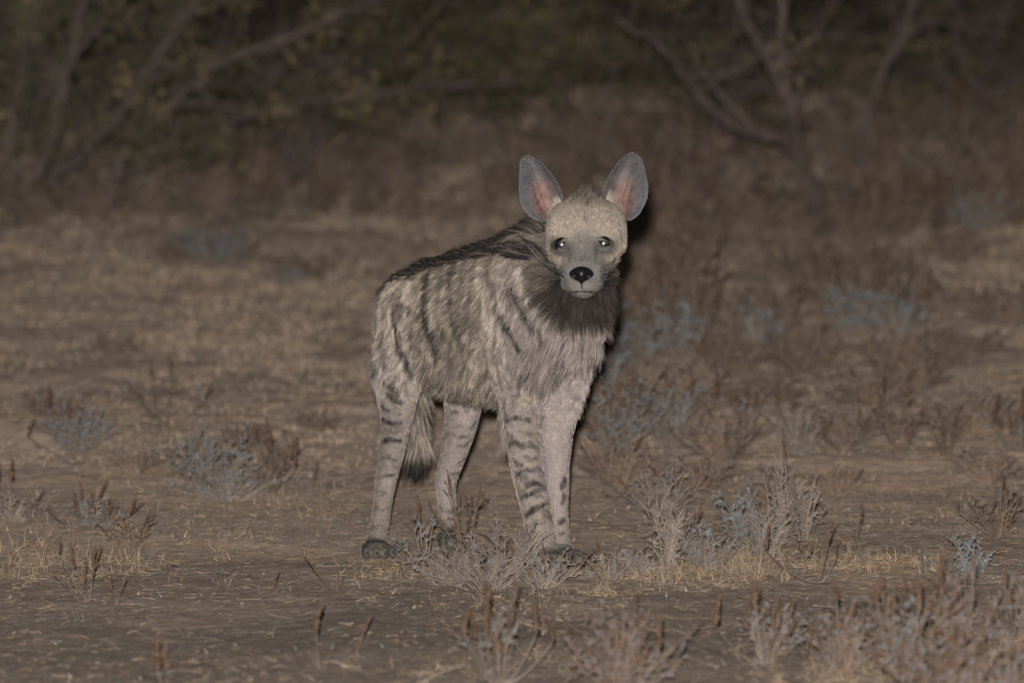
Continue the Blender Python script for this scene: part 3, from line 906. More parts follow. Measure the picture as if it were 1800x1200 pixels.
# ---- dark lip line and the groove under the nose
def skin_line(name, px_pts, r, mat):
    q = catmull(np.array([surf(x, y, BTREE) for x, y in px_pts]), 5)
    Tn = norm(np.gradient(q, axis=0)); A = norm(np.cross(Tn, [0, 1, 0.])); B = np.cross(Tn, A)
    rr = r * np.sin(np.linspace(.25, math.pi - .25, len(q))); V, Fc = [], []
    for i in range(len(q)):
        for k in range(6):
            t = 2 * math.pi * k / 6; V.append(q[i] + A[i] * rr[i] * math.cos(t) + B[i] * rr[i] * 1.3 * math.sin(t) - np.array([0, .0012, 0]))
    for i in range(len(q) - 1):
        for k in range(6):
            Fc.append((i * 6 + k, i * 6 + (k + 1) % 6, (i + 1) * 6 + (k + 1) % 6, (i + 1) * 6 + k))
    return link(name, mesh_from(name, V, Fc, mat), hyena)
LIPM = material('hyena_lip', (.014, .012, .012), rough=.6, spec=.3, variation=.3, scale=300)
skin_line('lip', [(1002, 514.5), (1012, 512.5), (1023, 511.5), (1035, 512.5), (1046, 514.5)], .0021, LIPM)
skin_line('philtrum', [(1022.5, 496), (1022.8, 503), (1023, 511)], .0011, LIPM)

# ---- claws
CLAWM = material('hyena_claw', (.05, .045, .04), rough=.5, spec=.4)
cv, cf = [], []
for k in range(4):
    for i in range(6):
        t = 2 * math.pi * i / 6; r_ = (.0042, .0038, .0026, .0006)[k]
        cv.append((math.cos(t) * r_, -(0, .006, .012, .016)[k], math.sin(t) * r_ - (0, .0012, .005, .0105)[k]))
for k in range(3):
    for i in range(6):
        cf.append((k * 6 + i, k * 6 + (i + 1) % 6, (k + 1) * 6 + (i + 1) % 6, (k + 1) * 6 + i))
claw_me = mesh_from('claw', cv, cf, CLAWM)
for (p, f) in CLAWS:
    o = link('claw', claw_me, hyena); o.location = p
    o.rotation_euler = (0, 0, math.atan2(f[0], -f[1]))

# ---- ears: cupped leaves with thickness, pink inside, grey rim, standing up from the crown
EARM = material('hyena_ear', rough=.75, spec=.2, attr='col', variation=.16, scale=120)
def ear(left, right, base_y, lean):
    """left/right: matching outline points (px) from the foot of the ear to its tip"""
    Lp = catmull(np.array(left, float), 6); Rp = catmull(np.array(right, float), 6)
    n = len(Lp); m = 41
    V, cl, Fc = [], [], []
    uvs = []
    for sheet in (0, 1):
        for i in range(n):
            s = i / (n - 1)
            for j in range(m):
                q = j / (m - 1); cup = math.sin(math.pi * q)
                px, py = Lp[i] * (1 - q) + Rp[i] * q
                w = abs(Rp[i][0] - Lp[i][0]) / 800
                qw = q ** 1.45 if lean < 0 else 1 - (1 - q) ** 1.45
                dep = math.sin(math.pi * qw) ** .9 * min(w * .80, .058) * (1 - .35 * s)
                for rq, rs_ in ((.36, .5), (.50, .4), (.64, .32)):
                    rr_ = rq if lean > 0 else 1 - rq
                    dep -= .0030 * math.exp(-((q - rr_ - (s - .3) * .12 * lean) / .035) ** 2) * math.exp(-((s - rs_) / .20) ** 2)
                fold = .006 * math.exp(-((q - .5 - .22 * lean) / .1) ** 2) * math.exp(-((s - .3) / .22) ** 2)
                Y = base_y + lean * 0 + .012 * s + dep - fold + sheet * (.0050 * (1 - .55 * s) * (cup ** .35) + .0007)
                V.append(at(px, py, Y)); uvs.append((s, q))
                edge = min(q, 1 - q, (1 - s) * .9)
                wob = fbm(np.array([[px * .09, py * .09]]), 3, 91)[0] - .5
                k = smooth(np.array([edge + (q - .5) * lean * -.30 + wob * .26]), .16, .40)[0] * (1 - smooth(np.array([s + wob * .25]), .42, .72)[0])
                rim = np.array([.150, .136, .138]); pink = np.array([.285, .165, .132])
                c_ = rim + (pink - rim) * k
                deep = math.exp(-((q - .5 - .16 * lean) / .13) ** 2) * math.exp(-((s - .22) / .18) ** 2)
                c_ = c_ * (1 - .35 * deep) + np.array([.34, .13, .09]) * .35 * deep
                vein = fbm(np.array([[px * .22 + py * .05, py * .07]]), 2, 92)[0] - .5
                c_ = c_ * (.86 + .55 * (wob + .25) + .45 * vein * k) * np.array([.50, .52, .54])
                if sheet: c_ = np.array([.16, .14, .125])
                cl.append(c_)
    for sheet in (0, 1):
        o = sheet * n * m
        for i in range(n - 1):
            for j in range(m - 1):
                f = (o + i * m + j, o + i * m + j + 1, o + (i + 1) * m + j + 1, o + (i + 1) * m + j)
                Fc.append(f if sheet == 0 else f[::-1])
    o = n * m
    for i in range(n - 1):
        for j in (0, m - 1):
            f = (i * m + j, (i + 1) * m + j, o + (i + 1) * m + j, o + i * m + j)
            Fc.append(f if j == 0 else f[::-1])
    for j in range(m - 1):
        Fc.append(((n - 1) * m + j, (n - 1) * m + j + 1, o + (n - 1) * m + j + 1, o + (n - 1) * m + j)[::-1])
    e_ = link('ear', mesh_from('ear', V, Fc, EARM, cols=cl), hyena)
    # fine down along the rim, inside and a pale tuft at the inner foot
    V = np.array(V); hp, hcol, hl = [], [], []
    for k in range(5200):
        s, q = rng.random(), rng.random()
        i = min(int(s * (n - 1)), n - 2); j = min(int(q * (m - 1)), m - 2)
        fi, fj = s * (n - 1) - i, q * (m - 1) - j
        v00, v01, v10 = V[i * m + j], V[i * m + j + 1], V[(i + 1) * m + j]
        p = v00 + (v01 - v00) * fj + (v10 - v00) * fi
        rimm = min(q, 1 - q) < .10 or s > .93
        tuft = (s < .26) and ((q > .86) if lean < 0 else (q < .14))
        nrm = norm(np.cross(v01 - v00, v10 - v00))
        if nrm[1] > 0: nrm = -nrm
        upv = norm(v10 - v00); out = norm(v01 - v00) * (1 if q > .5 else -1)
        if tuft: d = norm(upv * .8 - out * .5 + nrm * .6); l_ = rng.uniform(.012, .028); c_ = CREAM * .75
        elif rimm: d = norm(upv * .6 + out * .7 + nrm * .3); l_ = rng.uniform(.003, .006); c_ = np.array([.14, .130, .126])
        else:
            if rng.random() < .85: continue
            d = norm(upv * .9 + nrm * .35 + rng.normal(0, .2, 3)); l_ = rng.uniform(.002, .005); c_ = np.array([.17, .14, .13])
        hp.append([p, p + d * l_ * .5, p + d * l_ + nrm * l_ * .1]); hcol.append([c_ * rng.uniform(.75, 1.2)] * 3); hl.append([1, .8, .25])
    hair_object('ear_down', np.array(hp), np.array(hl) * .00030, np.array(hcol), FURMAT, e_)
# viewer's left, then viewer's right
ear([(954, 390), (936, 384), (919, 366), (913, 342), (913, 310), (915, 284), (922, 274)],
    [(968, 388), (984, 364), (989, 346), (980, 322), (965, 300), (946, 281), (930, 273)], -.105, -1)
ear([(1086, 388), (1070, 362), (1060, 341), (1066, 318), (1080, 294), (1098, 274), (1109, 268)],
    [(1108, 388), (1124, 376), (1136, 352), (1139, 330), (1134, 303), (1128, 281), (1118, 268)], -.105, 1)
# ------------------------------------------------------------------ low plants of the plain
TWIGM = material('dead_twig', rough=.9, spec=.1, diffrough=.6, attr='col', variation=.22, scale=60)
LEAFM = material('grey_leaf', rough=.8, spec=.2, diffrough=.4, attr='col', variation=.15, scale=90)
SPIKEM = material('seed_spike', rough=.95, spec=.05, diffrough=.6, attr='col', variation=.30, scale=140)
STRAWM = material('straw', rough=.7, spec=.25, diffrough=.3, attr='col')

class Soup:
    def __init__(s): s.V, s.T, s.C, s.n = [], [], [], 0
    def add(s, V, T, c):
        V = np.asarray(V, float); s.V.append(V); s.T.append(np.asarray(T) + s.n); s.n += len(V)
        c = np.asarray(c, float)
        s.C.append(np.repeat(c[None], len(V), 0) if c.ndim == 1 else c)
    def mesh(s, name, mat, smooth_=False):
        return tri_mesh(name, np.concatenate(s.V), np.concatenate(s.T), mat, np.concatenate(s.C), smooth_)

def tube(S, pts, r0, r1, c, sides=3):
    pts = np.asarray(pts); n = len(pts)
    Tn = norm(np.gradient(pts, axis=0))
    ref = np.array([.31, .87, .38])
    A = norm(np.cross(Tn, ref)); B = np.cross(Tn, A)
    rr = np.linspace(r0, r1, n)
    th = np.linspace(0, 2 * np.pi, sides, endpoint=False)
    V = (pts[:, None] + (A[:, None] * np.cos(th)[None, :, None] + B[:, None] * np.sin(th)[None, :, None]) * rr[:, None, None]).reshape(-1, 3)
    i = np.arange(n - 1)[:, None] * sides; k = np.arange(sides)[None]; k2 = (k + 1) % sides
    a, b, c2, d = (i + k).ravel(), (i + k2).ravel(), (i + sides + k2).ravel(), (i + sides + k).ravel()
    S.add(V, np.concatenate([np.stack([a, b, c2], 1), np.stack([a, c2, d], 1)]), c)

def bend(R, p, d, L, n, wob, up):
    q = [p]
    for k in range(n):
        d = norm(d + R.normal(0, wob, 3) + np.array([0, 0, up])); q.append(q[-1] + d * L / n)
    return np.array(q), d

def leaf(S, p, d, L, w, R, c):
    side = norm(np.cross(d, R.normal(0, 1, 3))); nn = np.cross(side, d)
    V = [p, p + d * L * .5 + side * w + nn * w * .4, p + d * L + nn * w * .3, p + d * L * .5 - side * w + nn * w * .4]
    S.add(V, [(0, 1, 2), (0, 2, 3)], np.clip(c * R.uniform(.75, 1.25), 0, 1))

def spike_mesh(seed, curve):
    R = np.random.default_rng(seed); S = Soup()
    n, sides = 17, 5
    V, C = [], []
    for i in range(n):
        s = i / (n - 1)
        r = .064 * (1.0 - .72 * s ** 1.6) * min(1, .35 + s * 5) * (1.35 if i % 2 else .62)
        cx = curve * s * s
        for k in range(sides):
            t = 2 * math.pi * (k + .5 * (i % 2)) / sides; rr = r * R.uniform(.45, 1.5)
            V.append((cx + rr * math.cos(t), rr * math.sin(t), s + R.normal(0, .008)))
            C.append(np.array([.075, .046, .031]) * R.uniform(.4, 1.6))
    T = []
    for i in range(n - 1):
        for k in range(sides):
            a, b, c, d = i * sides + k, i * sides + (k + 1) % sides, (i + 1) * sides + (k + 1) % sides, (i + 1) * sides + k
            T += [(a, b, c), (a, c, d)]
    S.add(V, T, np.array(C))
    return S
SPIKES = [spike_mesh(1, 0.04), spike_mesh(2, .16), spike_mesh(3, -.10)]
SPIKE_ME = [s.mesh('seed_spike', SPIKEM) for s in SPIKES]

BLUE = np.array([.108, .117, .124]); LAV = np.array([.108, .096, .104]); PALE = np.array([.170, .135, .109]); BRN = np.array([.120, .084, .062]); RUST = np.array([.12, .066, .037]); STRAW = np.array([.265, .195, .122])

def plant_parts(style, H, W, seed, far=False):
    """a little shrub about H high and W wide rooted at the origin; returns Soups and spike frames"""
    R = np.random.default_rng(seed)
    B, Lf, sp = Soup(), Soup(), []
    kind = dict(
        twig=dict(stems=15, sub=7, sub2=4, wob=.16, up=.05, leaf=.05, spike=.10, c=PALE, r=.0019),
        brush=dict(stems=24, sub=8, sub2=3, wob=.20, up=.02, leaf=.15, spike=.05, c=(PALE if not far else BRN * 1.15) * .95, r=.0017),
        blue=dict(stems=13, sub=7, sub2=3, wob=.17, up=.04, leaf=.70, spike=.08, c=(PALE + BRN) / 2, r=.0018),
        spike=dict(stems=8, sub=3, sub2=2, wob=.11, up=.10, leaf=.30, spike=.5, c=(PALE + BRN) / 2, r=.0021),
        rust=dict(stems=9, sub=5, sub2=2, wob=.15, up=.07, leaf=.25, spike=.35, c=BRN, r=.0019),
        stalk=dict(stems=4, sub=2, sub2=1, wob=.07, up=.05, leaf=.15, spike=.45, c=BRN * 1.1, r=.0016),
        mass=dict(stems=20, sub=6, sub2=3, wob=.17, up=.06, leaf=.24, spike=.26, c=BRN * 1.1, r=.0018))[style]
    k_st = 1.35 if far else 1.0
    spike_l = dict(spike=.062, stalk=.045).get(style, .042)
    lc = (BLUE * .9, LAV)[seed % 2] if style != 'rust' else (BRN * .9)
    if far: lc = lc * .4 + BRN * .6
    if style == 'blue': lc = BLUE
    rs = kind['r'] * (1.5 if far else 1.0)
    def tip(p, d, size):
        x = R.random()
        if size < 1 and x < kind['spike']: x = R.random() * 1.35
        if x < kind['spike'] * (1 if size == 1 else .35):
            sp.append((p, norm(d + np.array([0, 0, .5])), spike_l * R.uniform(.6, 1.25)))
        elif x < kind['spike'] + kind['leaf']:
            for k in range(R.integers(2, 6)):
                leaf(Lf, p - d * R.uniform(0, .025), norm(d + R.normal(0, .65, 3)), R.uniform(.006, .014) * (1.5 if far else 1), R.uniform(.0018, .0034) * (1.7 if far else 1), R, lc)
    ns = int(kind['stems'] * k_st * (.6 + .4 * min(2.0, W / .12)))
    for i in range(ns):
        t = 2 * math.pi * (i + R.random()) / ns
        out = R.uniform(.15, 1) * W / 2
        hh = H * R.uniform(.55, 1.0) * (1 - .35 * (out / (W / 2)) ** 2)
        tgt = np.array([math.cos(t) * out, math.sin(t) * out, hh])
        p0 = np.array([math.cos(t), math.sin(t), 0]) * W * .06 * R.random() - np.array([0, 0, .012])
        L = np.linalg.norm(tgt - p0); d = norm(tgt - p0 - np.array([0, 0, kind['up'] * L * .8]))
        cc = kind['c'] * R.uniform(.7, 1.3)
        q, dl = bend(R, p0, d, L, 6, kind['wob'] * .6, kind['up'] * .5)
        tube(B, q, rs * R.uniform(.9, 1.4), rs * .45, cc)
        tip(q[-1], dl, 1)
        for j in range(int(kind['sub'] * (.7 if far else 1))):
            u = R.uniform(.25, .98); k = min(int(u * 6), 5); p = q[k] + (q[k + 1] - q[k]) * (u * 6 - k)
            dd = norm((q[k + 1] - q[k])) ; dd = norm(dd + R.normal(0, .55, 3) + np.array([0, 0, .15]))
            L2 = L * R.uniform(.12, .38)
            q2, d2 = bend(R, p, dd, L2, 3, kind['wob'], kind['up'])
            tube(B, q2, rs * .65, rs * .35, cc * R.uniform(.8, 1.2))
            tip(q2[-1], d2, .7)
            for m in range(kind['sub2'] if not far else 1):
                k2 = R.integers(0, 3); p3 = q2[k2]
                q3, d3 = bend(R, p3, norm(d2 + R.normal(0, .7, 3)), L2 * R.uniform(.25, .6), 2, kind['wob'], kind['up'])
                tube(B, q3, rs * .45, rs * .25, cc * R.uniform(.85, 1.3))
                if R.random() < .35: tip(q3[-1], d3, .5)
    return B, Lf, sp

def frame_of(d, R):
    z = norm(d); x = norm(np.cross(z, R.normal(0, 1, 3))); y = np.cross(z, x)
    return np.stack([x, y, z], 1)

def build_plant(name, style, loc, H, W, seed, label, cat, group=None, far=False, arcs=()):
    R = np.random.default_rng(seed + 999)
    B, Lf, sp = plant_parts(style, H, W, seed, far)
    root = bpy.data.objects.new(name, None); COL.objects.link(root)
    root.location = loc; root.empty_display_size = .05
    tag(root, label, cat, group)
    for (dx, dz, reach, L) in arcs:                                   # long bare stems that arch out and end in a seed spike
        q = [np.array([0, 0, 0.])]
        for k in range(1, 8):
            s = k / 7; q.append(np.array([dx * s ** (.8), R.normal(0, .002) - .02 * s, dz * s ** 1.5 if reach else dz * s]))
        tube(B, q, .0024, .0013, PALE * .85)
        sp.append((q[-1], norm(q[-1] - q[-2] + np.array([-.15 * dx, 0, .10 * abs(L)])), L, 1.4))
    o = link('branches', B.mesh('branches', TWIGM), root); o['kind'] = 'stuff'
    if Lf.n:
        o = link('leaves', Lf.mesh('leaves', LEAFM), root); o['kind'] = 'stuff'
    if far:
        S = Soup()
        for (p, d, L, *_) in sp:
            s = SPIKES[R.integers(0, 3)]; M = frame_of(d, R)
            S.add((s.V[0] * np.array([L * 1.2, L * 1.2, L])) @ M.T + p, s.T[0], s.C[0])
        if S.n:
            o = link('seed_spikes', S.mesh('seed_spikes', SPIKEM), root); o['kind'] = 'stuff'
    else:
        for (p, d, L, *fat) in sp:
            fat = fat[0] if fat else 1.0
            o = link('seed_spike', SPIKE_ME[R.integers(0, 3)], root)
            M = np.eye(4); M[:3, :3] = frame_of(d, R) * np.array([L * fat, L * fat, L]); M[:3, 3] = p
            o.matrix_local = Matrix(M.tolist())
    return root

def px_plant(name, style, px, py, hpx, wpx, seed, label, cat, arcs=(), group=None):
    p = ground_hit(px, py)
    m = (p[1] + CAM_DIST) / FPX
    arcs = [(a * m, b * m, r, L * m) for (a, b, r, L) in arcs]
    return build_plant(name, style, p, hpx * m, wpx * m, seed, label, cat, group, False, arcs)

NEAR = [
 # --- in front of and around the paws
 ('dead_twig_shrub', 'brush', 860, 1036, 105, 300, 11, 'low sprawling dead twig shrub right at the hyena\'s front paws', 'shrub', ()),
 ('dead_twig_shrub', 'twig', 950, 1034, 85, 150, 12, 'pale bleached twig shrub hiding the toes of the front paws', 'shrub', ()),
 ('dry_weed', 'rust', 815, 985, 150, 95, 13, 'tall thin brown weed before the inner hind leg', 'weed', ()),
 ('dry_weed', 'spike', 745, 1000, 110, 80, 14, 'small brown weed with two seed spikes between hind and front paws', 'weed', ()),
 ('dead_twig_shrub', 'twig', 1070, 1018, 50, 110, 15, 'flat dead twigs just beyond the toes of the left front paw', 'shrub', ()),
 # --- front edge
 ('seed_spike_plant', 'spike', 878, 1205, 160, 170, 16, 'plant with fat upright rusty seed spikes in front of the bleached twig shrub', 'weed', ((-25, 100, 1, 85), (65, 95, 1, 60), (95, 80, 1, 55), (-62, 90, 1, 60), (0, 60, 1, 70))),
 ('grey_leaf_shrub', 'mass', 1095, 1225, 160, 220, 17, 'fluffy grey brown shrub beside the fat rusty seed spikes', 'shrub', ((-10, 80, 1, 60), (65, 90, 1, 60))),
 ('seed_spike_plant', 'stalk', 563, 1178, 75, 70, 18, 'single upright dark seed spike on bare soil with small forked twigs', 'weed', ((-6, 70, 1, 62),)),
 ('seed_spike_plant', 'stalk', 288, 1215, 55, 50, 19, 'pair of short dark seed spikes standing close together', 'weed', ((-10, 40, 1, 60), (8, 36, 1, 58))),
 ('dry_weed', 'stalk', 620, 1165, 60, 50, 20, 'little dark leafed sprig beside the single seed spike', 'weed', ()),
 ('dry_weed', 'stalk', 155, 1058, 95, 110, 21, 'two thin forked stalks rising from bare soil past the straw patch', 'weed', ((-52, 88, 0, 30), (10, 62, 1, 40))),
 ('dry_weed', 'stalk', 200, 1062, 34, 55, 22, 'tiny grey sprouting weed at the foot of the forked stalks', 'weed', ()),
 ('dry_weed', 'stalk', 395, 1030, 42, 70, 23, 'loose tuft of pale dry stalks on the open soil', 'weed', ()),
 ('dry_weed', 'stalk', 465, 1045, 36, 90, 24, 'spreading brown grass stalks next to the pale stalk tuft', 'weed', ()),
 ('dry_weed', 'stalk', 595, 1040, 50, 70, 25, 'low grey forked weed between straw and the hind paw', 'weed', ()),
 ('dry_weed', 'twig', 20, 915, 45, 100, 26, 'grey twig bush with one long arching rusty spike beside it', 'weed', ((-25, 60, 1, 60),)),
 ('dry_weed', 'stalk', 75, 918, 50, 90, 27, 'small forked weed with grey tips near the arching spike', 'weed', ((-55, 75, 1, 48),)),
 ('grey_leaf_shrub', 'mass', 165, 930, 55, 130, 28, 'low sprawling grey twig weed among yellow straw', 'shrub', ()),
 ('dry_weed', 'rust', 232, 962, 62, 100, 29, 'rust brown seeded weed at the edge of the yellow straw', 'weed', ()),
 ('grey_leaf_shrub', 'blue', 365, 868, 128, 225, 30, 'blue grey leaved shrub, the bluest one behind the hyena', 'shrub', ()),
 ('grey_leaf_shrub', 'rust', 480, 872, 120, 150, 31, 'brown seeded shrub touching the blue grey leaved one', 'shrub', ((-5, 80, 1, 60), (40, 55, 1, 50))),
 ('dry_weed', 'stalk', 570, 872, 38, 60, 32, 'stub of weed with two pale leaves beside the brown seeded shrub', 'weed', ()),
 ('seed_spike_plant', 'blue', 140, 806, 100, 170, 33, 'hazy weed with curved rusty spikes behind the grey weeds', 'weed', ((-55, 95, 1, 40), (-90, 40, 1, 45), (-20, 70, 1, 40))),
 ('dead_branch_weed', 'stalk', 288, 760, 120, 170, 34, 'bare thin forked twigs standing behind the blue grey shrub', 'weed', ()),
 # --- right of the animal
 ('dead_twig_shrub', 'twig', 1372, 945, 165, 105, 41, 'tallest upright twig shrub, tips pale and rusty', 'shrub', ()),
 ('grey_leaf_shrub', 'blue', 1300, 962, 105, 130, 42, 'leafy blue grey shrub leaning on the tallest twig shrub', 'shrub', ()),
 ('dead_twig_shrub', 'twig', 1175, 1008, 130, 115, 43, 'pale twig shrub standing in yellow grass by the front paws', 'shrub', ()),
 ('grey_leaf_shrub', 'blue', 1232, 990, 75, 85, 44, 'small grey green sprig in yellow grass between two twig shrubs', 'shrub', ()),
 ('dead_twig_shrub', 'brush', 1160, 905, 85, 160, 45, 'soft brown brushy shrub behind the pale twig shrub', 'shrub', ()),
 ('dry_weed', 'stalk', 1285, 845, 110, 60, 46, 'tall forked straw coloured stalk behind the leafy shrub', 'weed', ()),
 ('dry_weed', 'stalk', 1440, 1025, 95, 90, 47, 'slim seed stalk leaning over bare soil below the tallest twig shrub', 'weed', ((-95, 60, 1, 45), (30, 50, 1, 25))),
 ('dry_weed', 'stalk', 1500, 965, 70, 60, 48, 'thin straight dry stalks beside the straw line', 'weed', ()),
 ('seed_spike_plant', 'spike', 1345, 1170, 120, 120, 49, 'long curved rusty seed spike sweeping up from the ground', 'weed', ((-88, 70, 1, 62), (-20, 120, 1, 40))),
 ('grey_leaf_shrub', 'mass', 1360, 1150, 90, 130, 50, 'grey twig shrub behind the sweeping curved spike', 'shrub', ()),
 ('grey_leaf_shrub', 'mass', 1480, 1185, 140, 170, 51, 'dense grey brown shrub between curved spike and lavender leaves', 'shrub', ((-10, 130, 1, 45),)),
 ('grey_leaf_shrub', 'mass', 1585, 1195, 175, 190, 52, 'dense shrub with several rusty spikes above lavender grey leaves', 'shrub', ((-45, 150, 1, 50), (30, 140, 1, 48), (70, 150, 1, 55))),
 ('grey_leaf_shrub', 'mass', 1690, 1175, 170, 190, 53, 'bushiest lavender leaved shrub with a broken bent stem', 'shrub', ((20, 175, 1, 30), (-40, 160, 1, 50))),
 ('grey_leaf_shrub', 'mass', 1785, 1165, 165, 190, 54, 'tangled grey shrub at the end of the lavender leaved row', 'shrub', ((-20, 140, 1, 40),)),
 ('grey_leaf_shrub', 'mass', 1660, 1245, 130, 260, 55, 'low tan brush in front of the lavender leaved shrubs', 'shrub', ()),
 ('grey_leaf_shrub', 'mass', 1790, 1250, 130, 220, 56, 'tan brush beside the low brush before the lavender shrubs', 'shrub', ()),
 ('dead_twig_shrub', 'rust', 1752, 945, 95, 130, 57, 'dark rusty twig shrub on bare ground beyond the leafy stalks', 'shrub', ((-72, 50, 0, 18),)),
 ('dry_weed', 'blue', 1705, 1018, 85, 80, 58, 'few upright stalks with grey green leaf tips', 'weed', ()),
 ('dry_weed', 'stalk', 1625, 1012, 60, 70, 59, 'thin rusty tipped weed beside the straw line', 'weed', ()),
 ('dead_twig_shrub', 'brush', 1245, 1003, 60, 130, 71, 'matted dead twigs in yellow grass under the small grey green sprig', 'shrub', ()),
 ('dead_twig_shrub', 'brush', 1345, 975, 75, 150, 72, 'matted dead twigs round the foot of the tallest twig shrub', 'shrub', ()),
 ('dead_twig_shrub', 'brush', 1115, 1012, 50, 100, 73, 'small matted dead twigs between paws and the pale twig shrub', 'shrub', ()),
 ('dead_twig_shrub', 'twig', 1415, 950, 110, 80, 74, 'thin rusty tipped twig shrub leaning out of the tallest one', 'shrub', ()),
 ('dead_twig_shrub', 'brush', 790, 1030, 70, 150, 75, 'dark matted twigs beneath the tall thin brown weed', 'shrub', ()),
 ('grey_leaf_shrub', 'brush', 400, 880, 60, 200, 76, 'dead brown twigs matted under the bluest shrub', 'shrub', ()),
 # --- behind, softly out of focus
 ('grey_leaf_shrub', 'blue', 1085, 815, 150, 170, 61, 'blurred blue grey shrub hard against the hyena\'s left foreleg', 'shrub', ()),
 ('grey_leaf_shrub', 'blue', 1180, 790, 130, 170, 62, 'blurred grey shrub with rusty tips beside the one at the foreleg', 'shrub', ((-10, 110, 1, 40), (35, 100, 1, 40))),
 ('seed_spike_plant', 'spike', 1310, 782, 90, 130, 63, 'blurred weed with a long leaning rusty spike', 'weed', ((-55, 85, 0, 50), (60, 50, 0, 40))),
 ('dead_branch_weed', 'twig', 1400, 800, 100, 150, 64, 'blurred spray of pale bare twigs behind the tallest twig shrub', 'weed', ()),
 ('seed_spike_plant', 'rust', 1580, 800, 130, 120, 65, 'blurred weed with dark paired spikes over a curved stem', 'weed', ((-30, 115, 1, 35),)),
 ('seed_spike_plant', 'rust', 1665, 805, 125, 100, 66, 'blurred dark tipped weed beside the paired spikes', 'weed', ()),
 ('seed_spike_plant', 'spike', 1790, 800, 70, 90, 67, 'blurred weed with two separate tall rusty spikes', 'weed', ((-45, 62, 1, 50), (5, 70, 1, 50))),
]
for (nm, st, px, py, h, w, sd, lab, cat, arcs) in NEAR:
    px_plant(nm, st, px, py, h, w, sd, lab, cat, arcs)

# farther shrubs, thrown out of focus: look-alikes told apart only by their place
FAR = dict(
    blue=[(1120, 655, 120, 130), (1195, 640, 130, 120), (1060, 690, 120, 120), (1505, 590, 110, 130), (1570, 600, 100, 120), (365, 480, 85, 90), (410, 470, 70, 80), (330, 455, 60, 90), (1720, 420, 90, 110), (515, 505, 40, 70), (1330, 620, 90, 120)],
    rust=[(1160, 600, 140, 110), (1235, 615, 140, 110), (1290, 610, 90, 100), (1370, 600, 95, 90), (1460, 560, 100, 90), (1545, 520, 80, 90), (1610, 560, 90, 90), (550, 498, 45, 70), (300, 470, 50, 60),
          (1330, 440, 110, 120), (1400, 445, 100, 120), (1500, 430, 110, 110), (1580, 420, 110, 120), (1650, 410, 100, 120), (1780, 400, 120, 120), (1240, 470, 110, 110), (1180, 520, 110, 100),
          (720, 400, 70, 90), (790, 395, 75, 90), (640, 385, 70, 90), (560, 380, 70, 90), (470, 370, 65, 90), (850, 390, 80, 80), (1690, 470, 60, 90)],
    brush=[(1045, 760, 90, 110), (1130, 740, 80, 120), (1225, 735, 80, 120), (1265, 815, 70, 110), (1090, 860, 70, 110), (1225, 870, 60, 110), (1345, 720, 60, 110), (1480, 790, 60, 110), (1530, 720, 60, 120), (1710, 760, 60, 110), (1740, 850, 55, 100), (1610, 690, 60, 110), (1420, 660, 70, 120), (1290, 665, 70, 110), (1690, 640, 60, 120), (1770, 580, 70, 120), (1100, 600, 70, 110), (1470, 870, 45, 90), (240, 830, 40, 100), (430, 790, 45, 100), (560, 760, 40, 90), (90, 740, 45, 100), (600, 640, 40, 90), (200, 620, 35, 100), (1580, 650, 60, 120)],
    mass=[(60, 400, 90, 140), (170, 395, 80, 140), (270, 385, 90, 130), (380, 375, 90, 130), (700, 350, 80, 140), (900, 350, 90, 140), (1000, 345, 100, 120), (1190, 380, 100, 140), (1290, 370, 100, 140), (1550, 360, 90, 140), (1650, 355, 100, 150), (1760, 340, 120, 150), (590, 335, 90, 150), (1430, 500, 60, 110), (1050, 300, 90, 150), (1130, 290, 90, 150), (1240, 300, 100, 150), (1350, 300, 100, 140), (1480, 290, 100, 150), (1580, 280, 100, 150), (1690, 280, 110, 150), (1790, 270, 110, 150), (820, 300, 90, 150), (930, 290, 90, 150), (680, 300, 90, 150), (450, 330, 90, 150), (100, 350, 90, 150), (1060, 400, 70, 120), (1120, 350, 90, 130)])
FLAB = dict(blue=('blurred_grey_shrub', 'blurred blue grey shrub on the plain far behind the hyena', 'blue grey shrubs out of focus on the plain'),
            rust=('blurred_rusty_shrub', 'blurred rusty brown spiky shrub on the plain far behind the hyena', 'rusty shrubs out of focus on the plain'),
            brush=('low_scrub', 'low sprawling dull brown scrub on the open plain behind the hyena', 'low brown scrub on the plain'),
            mass=('blurred_brush', 'blurred dull twiggy brush at the foot of the far thicket', 'brush at the foot of the thicket'))
for st, spots in FAR.items():
    protos = {}
    nm, lab, grp = FLAB[st]
    for i, (px, py, h, w) in enumerate(spots):
        p = ground_hit(px, py); m = (p[1] + CAM_DIST) / FPX
        k = i % 4
        if k not in protos:
            o = build_plant(nm, st, p, .18, .19, 700 + k * 13 + len(st), lab, 'shrub', grp, True)
            protos[k] = o
        else:
            src = protos[k]; o = src.copy(); COL.objects.link(o); o.location = p
            for ch in src.children:
                c = ch.copy(); COL.objects.link(c); c.parent = o
        if px > 1000 and st != 'blue': w, h = w * 1.3, h * 1.2
        o.scale = (w * m / .19, w * m / .19, h * m / .18)
        o.rotation_euler = (0, 0, i * 2.4)

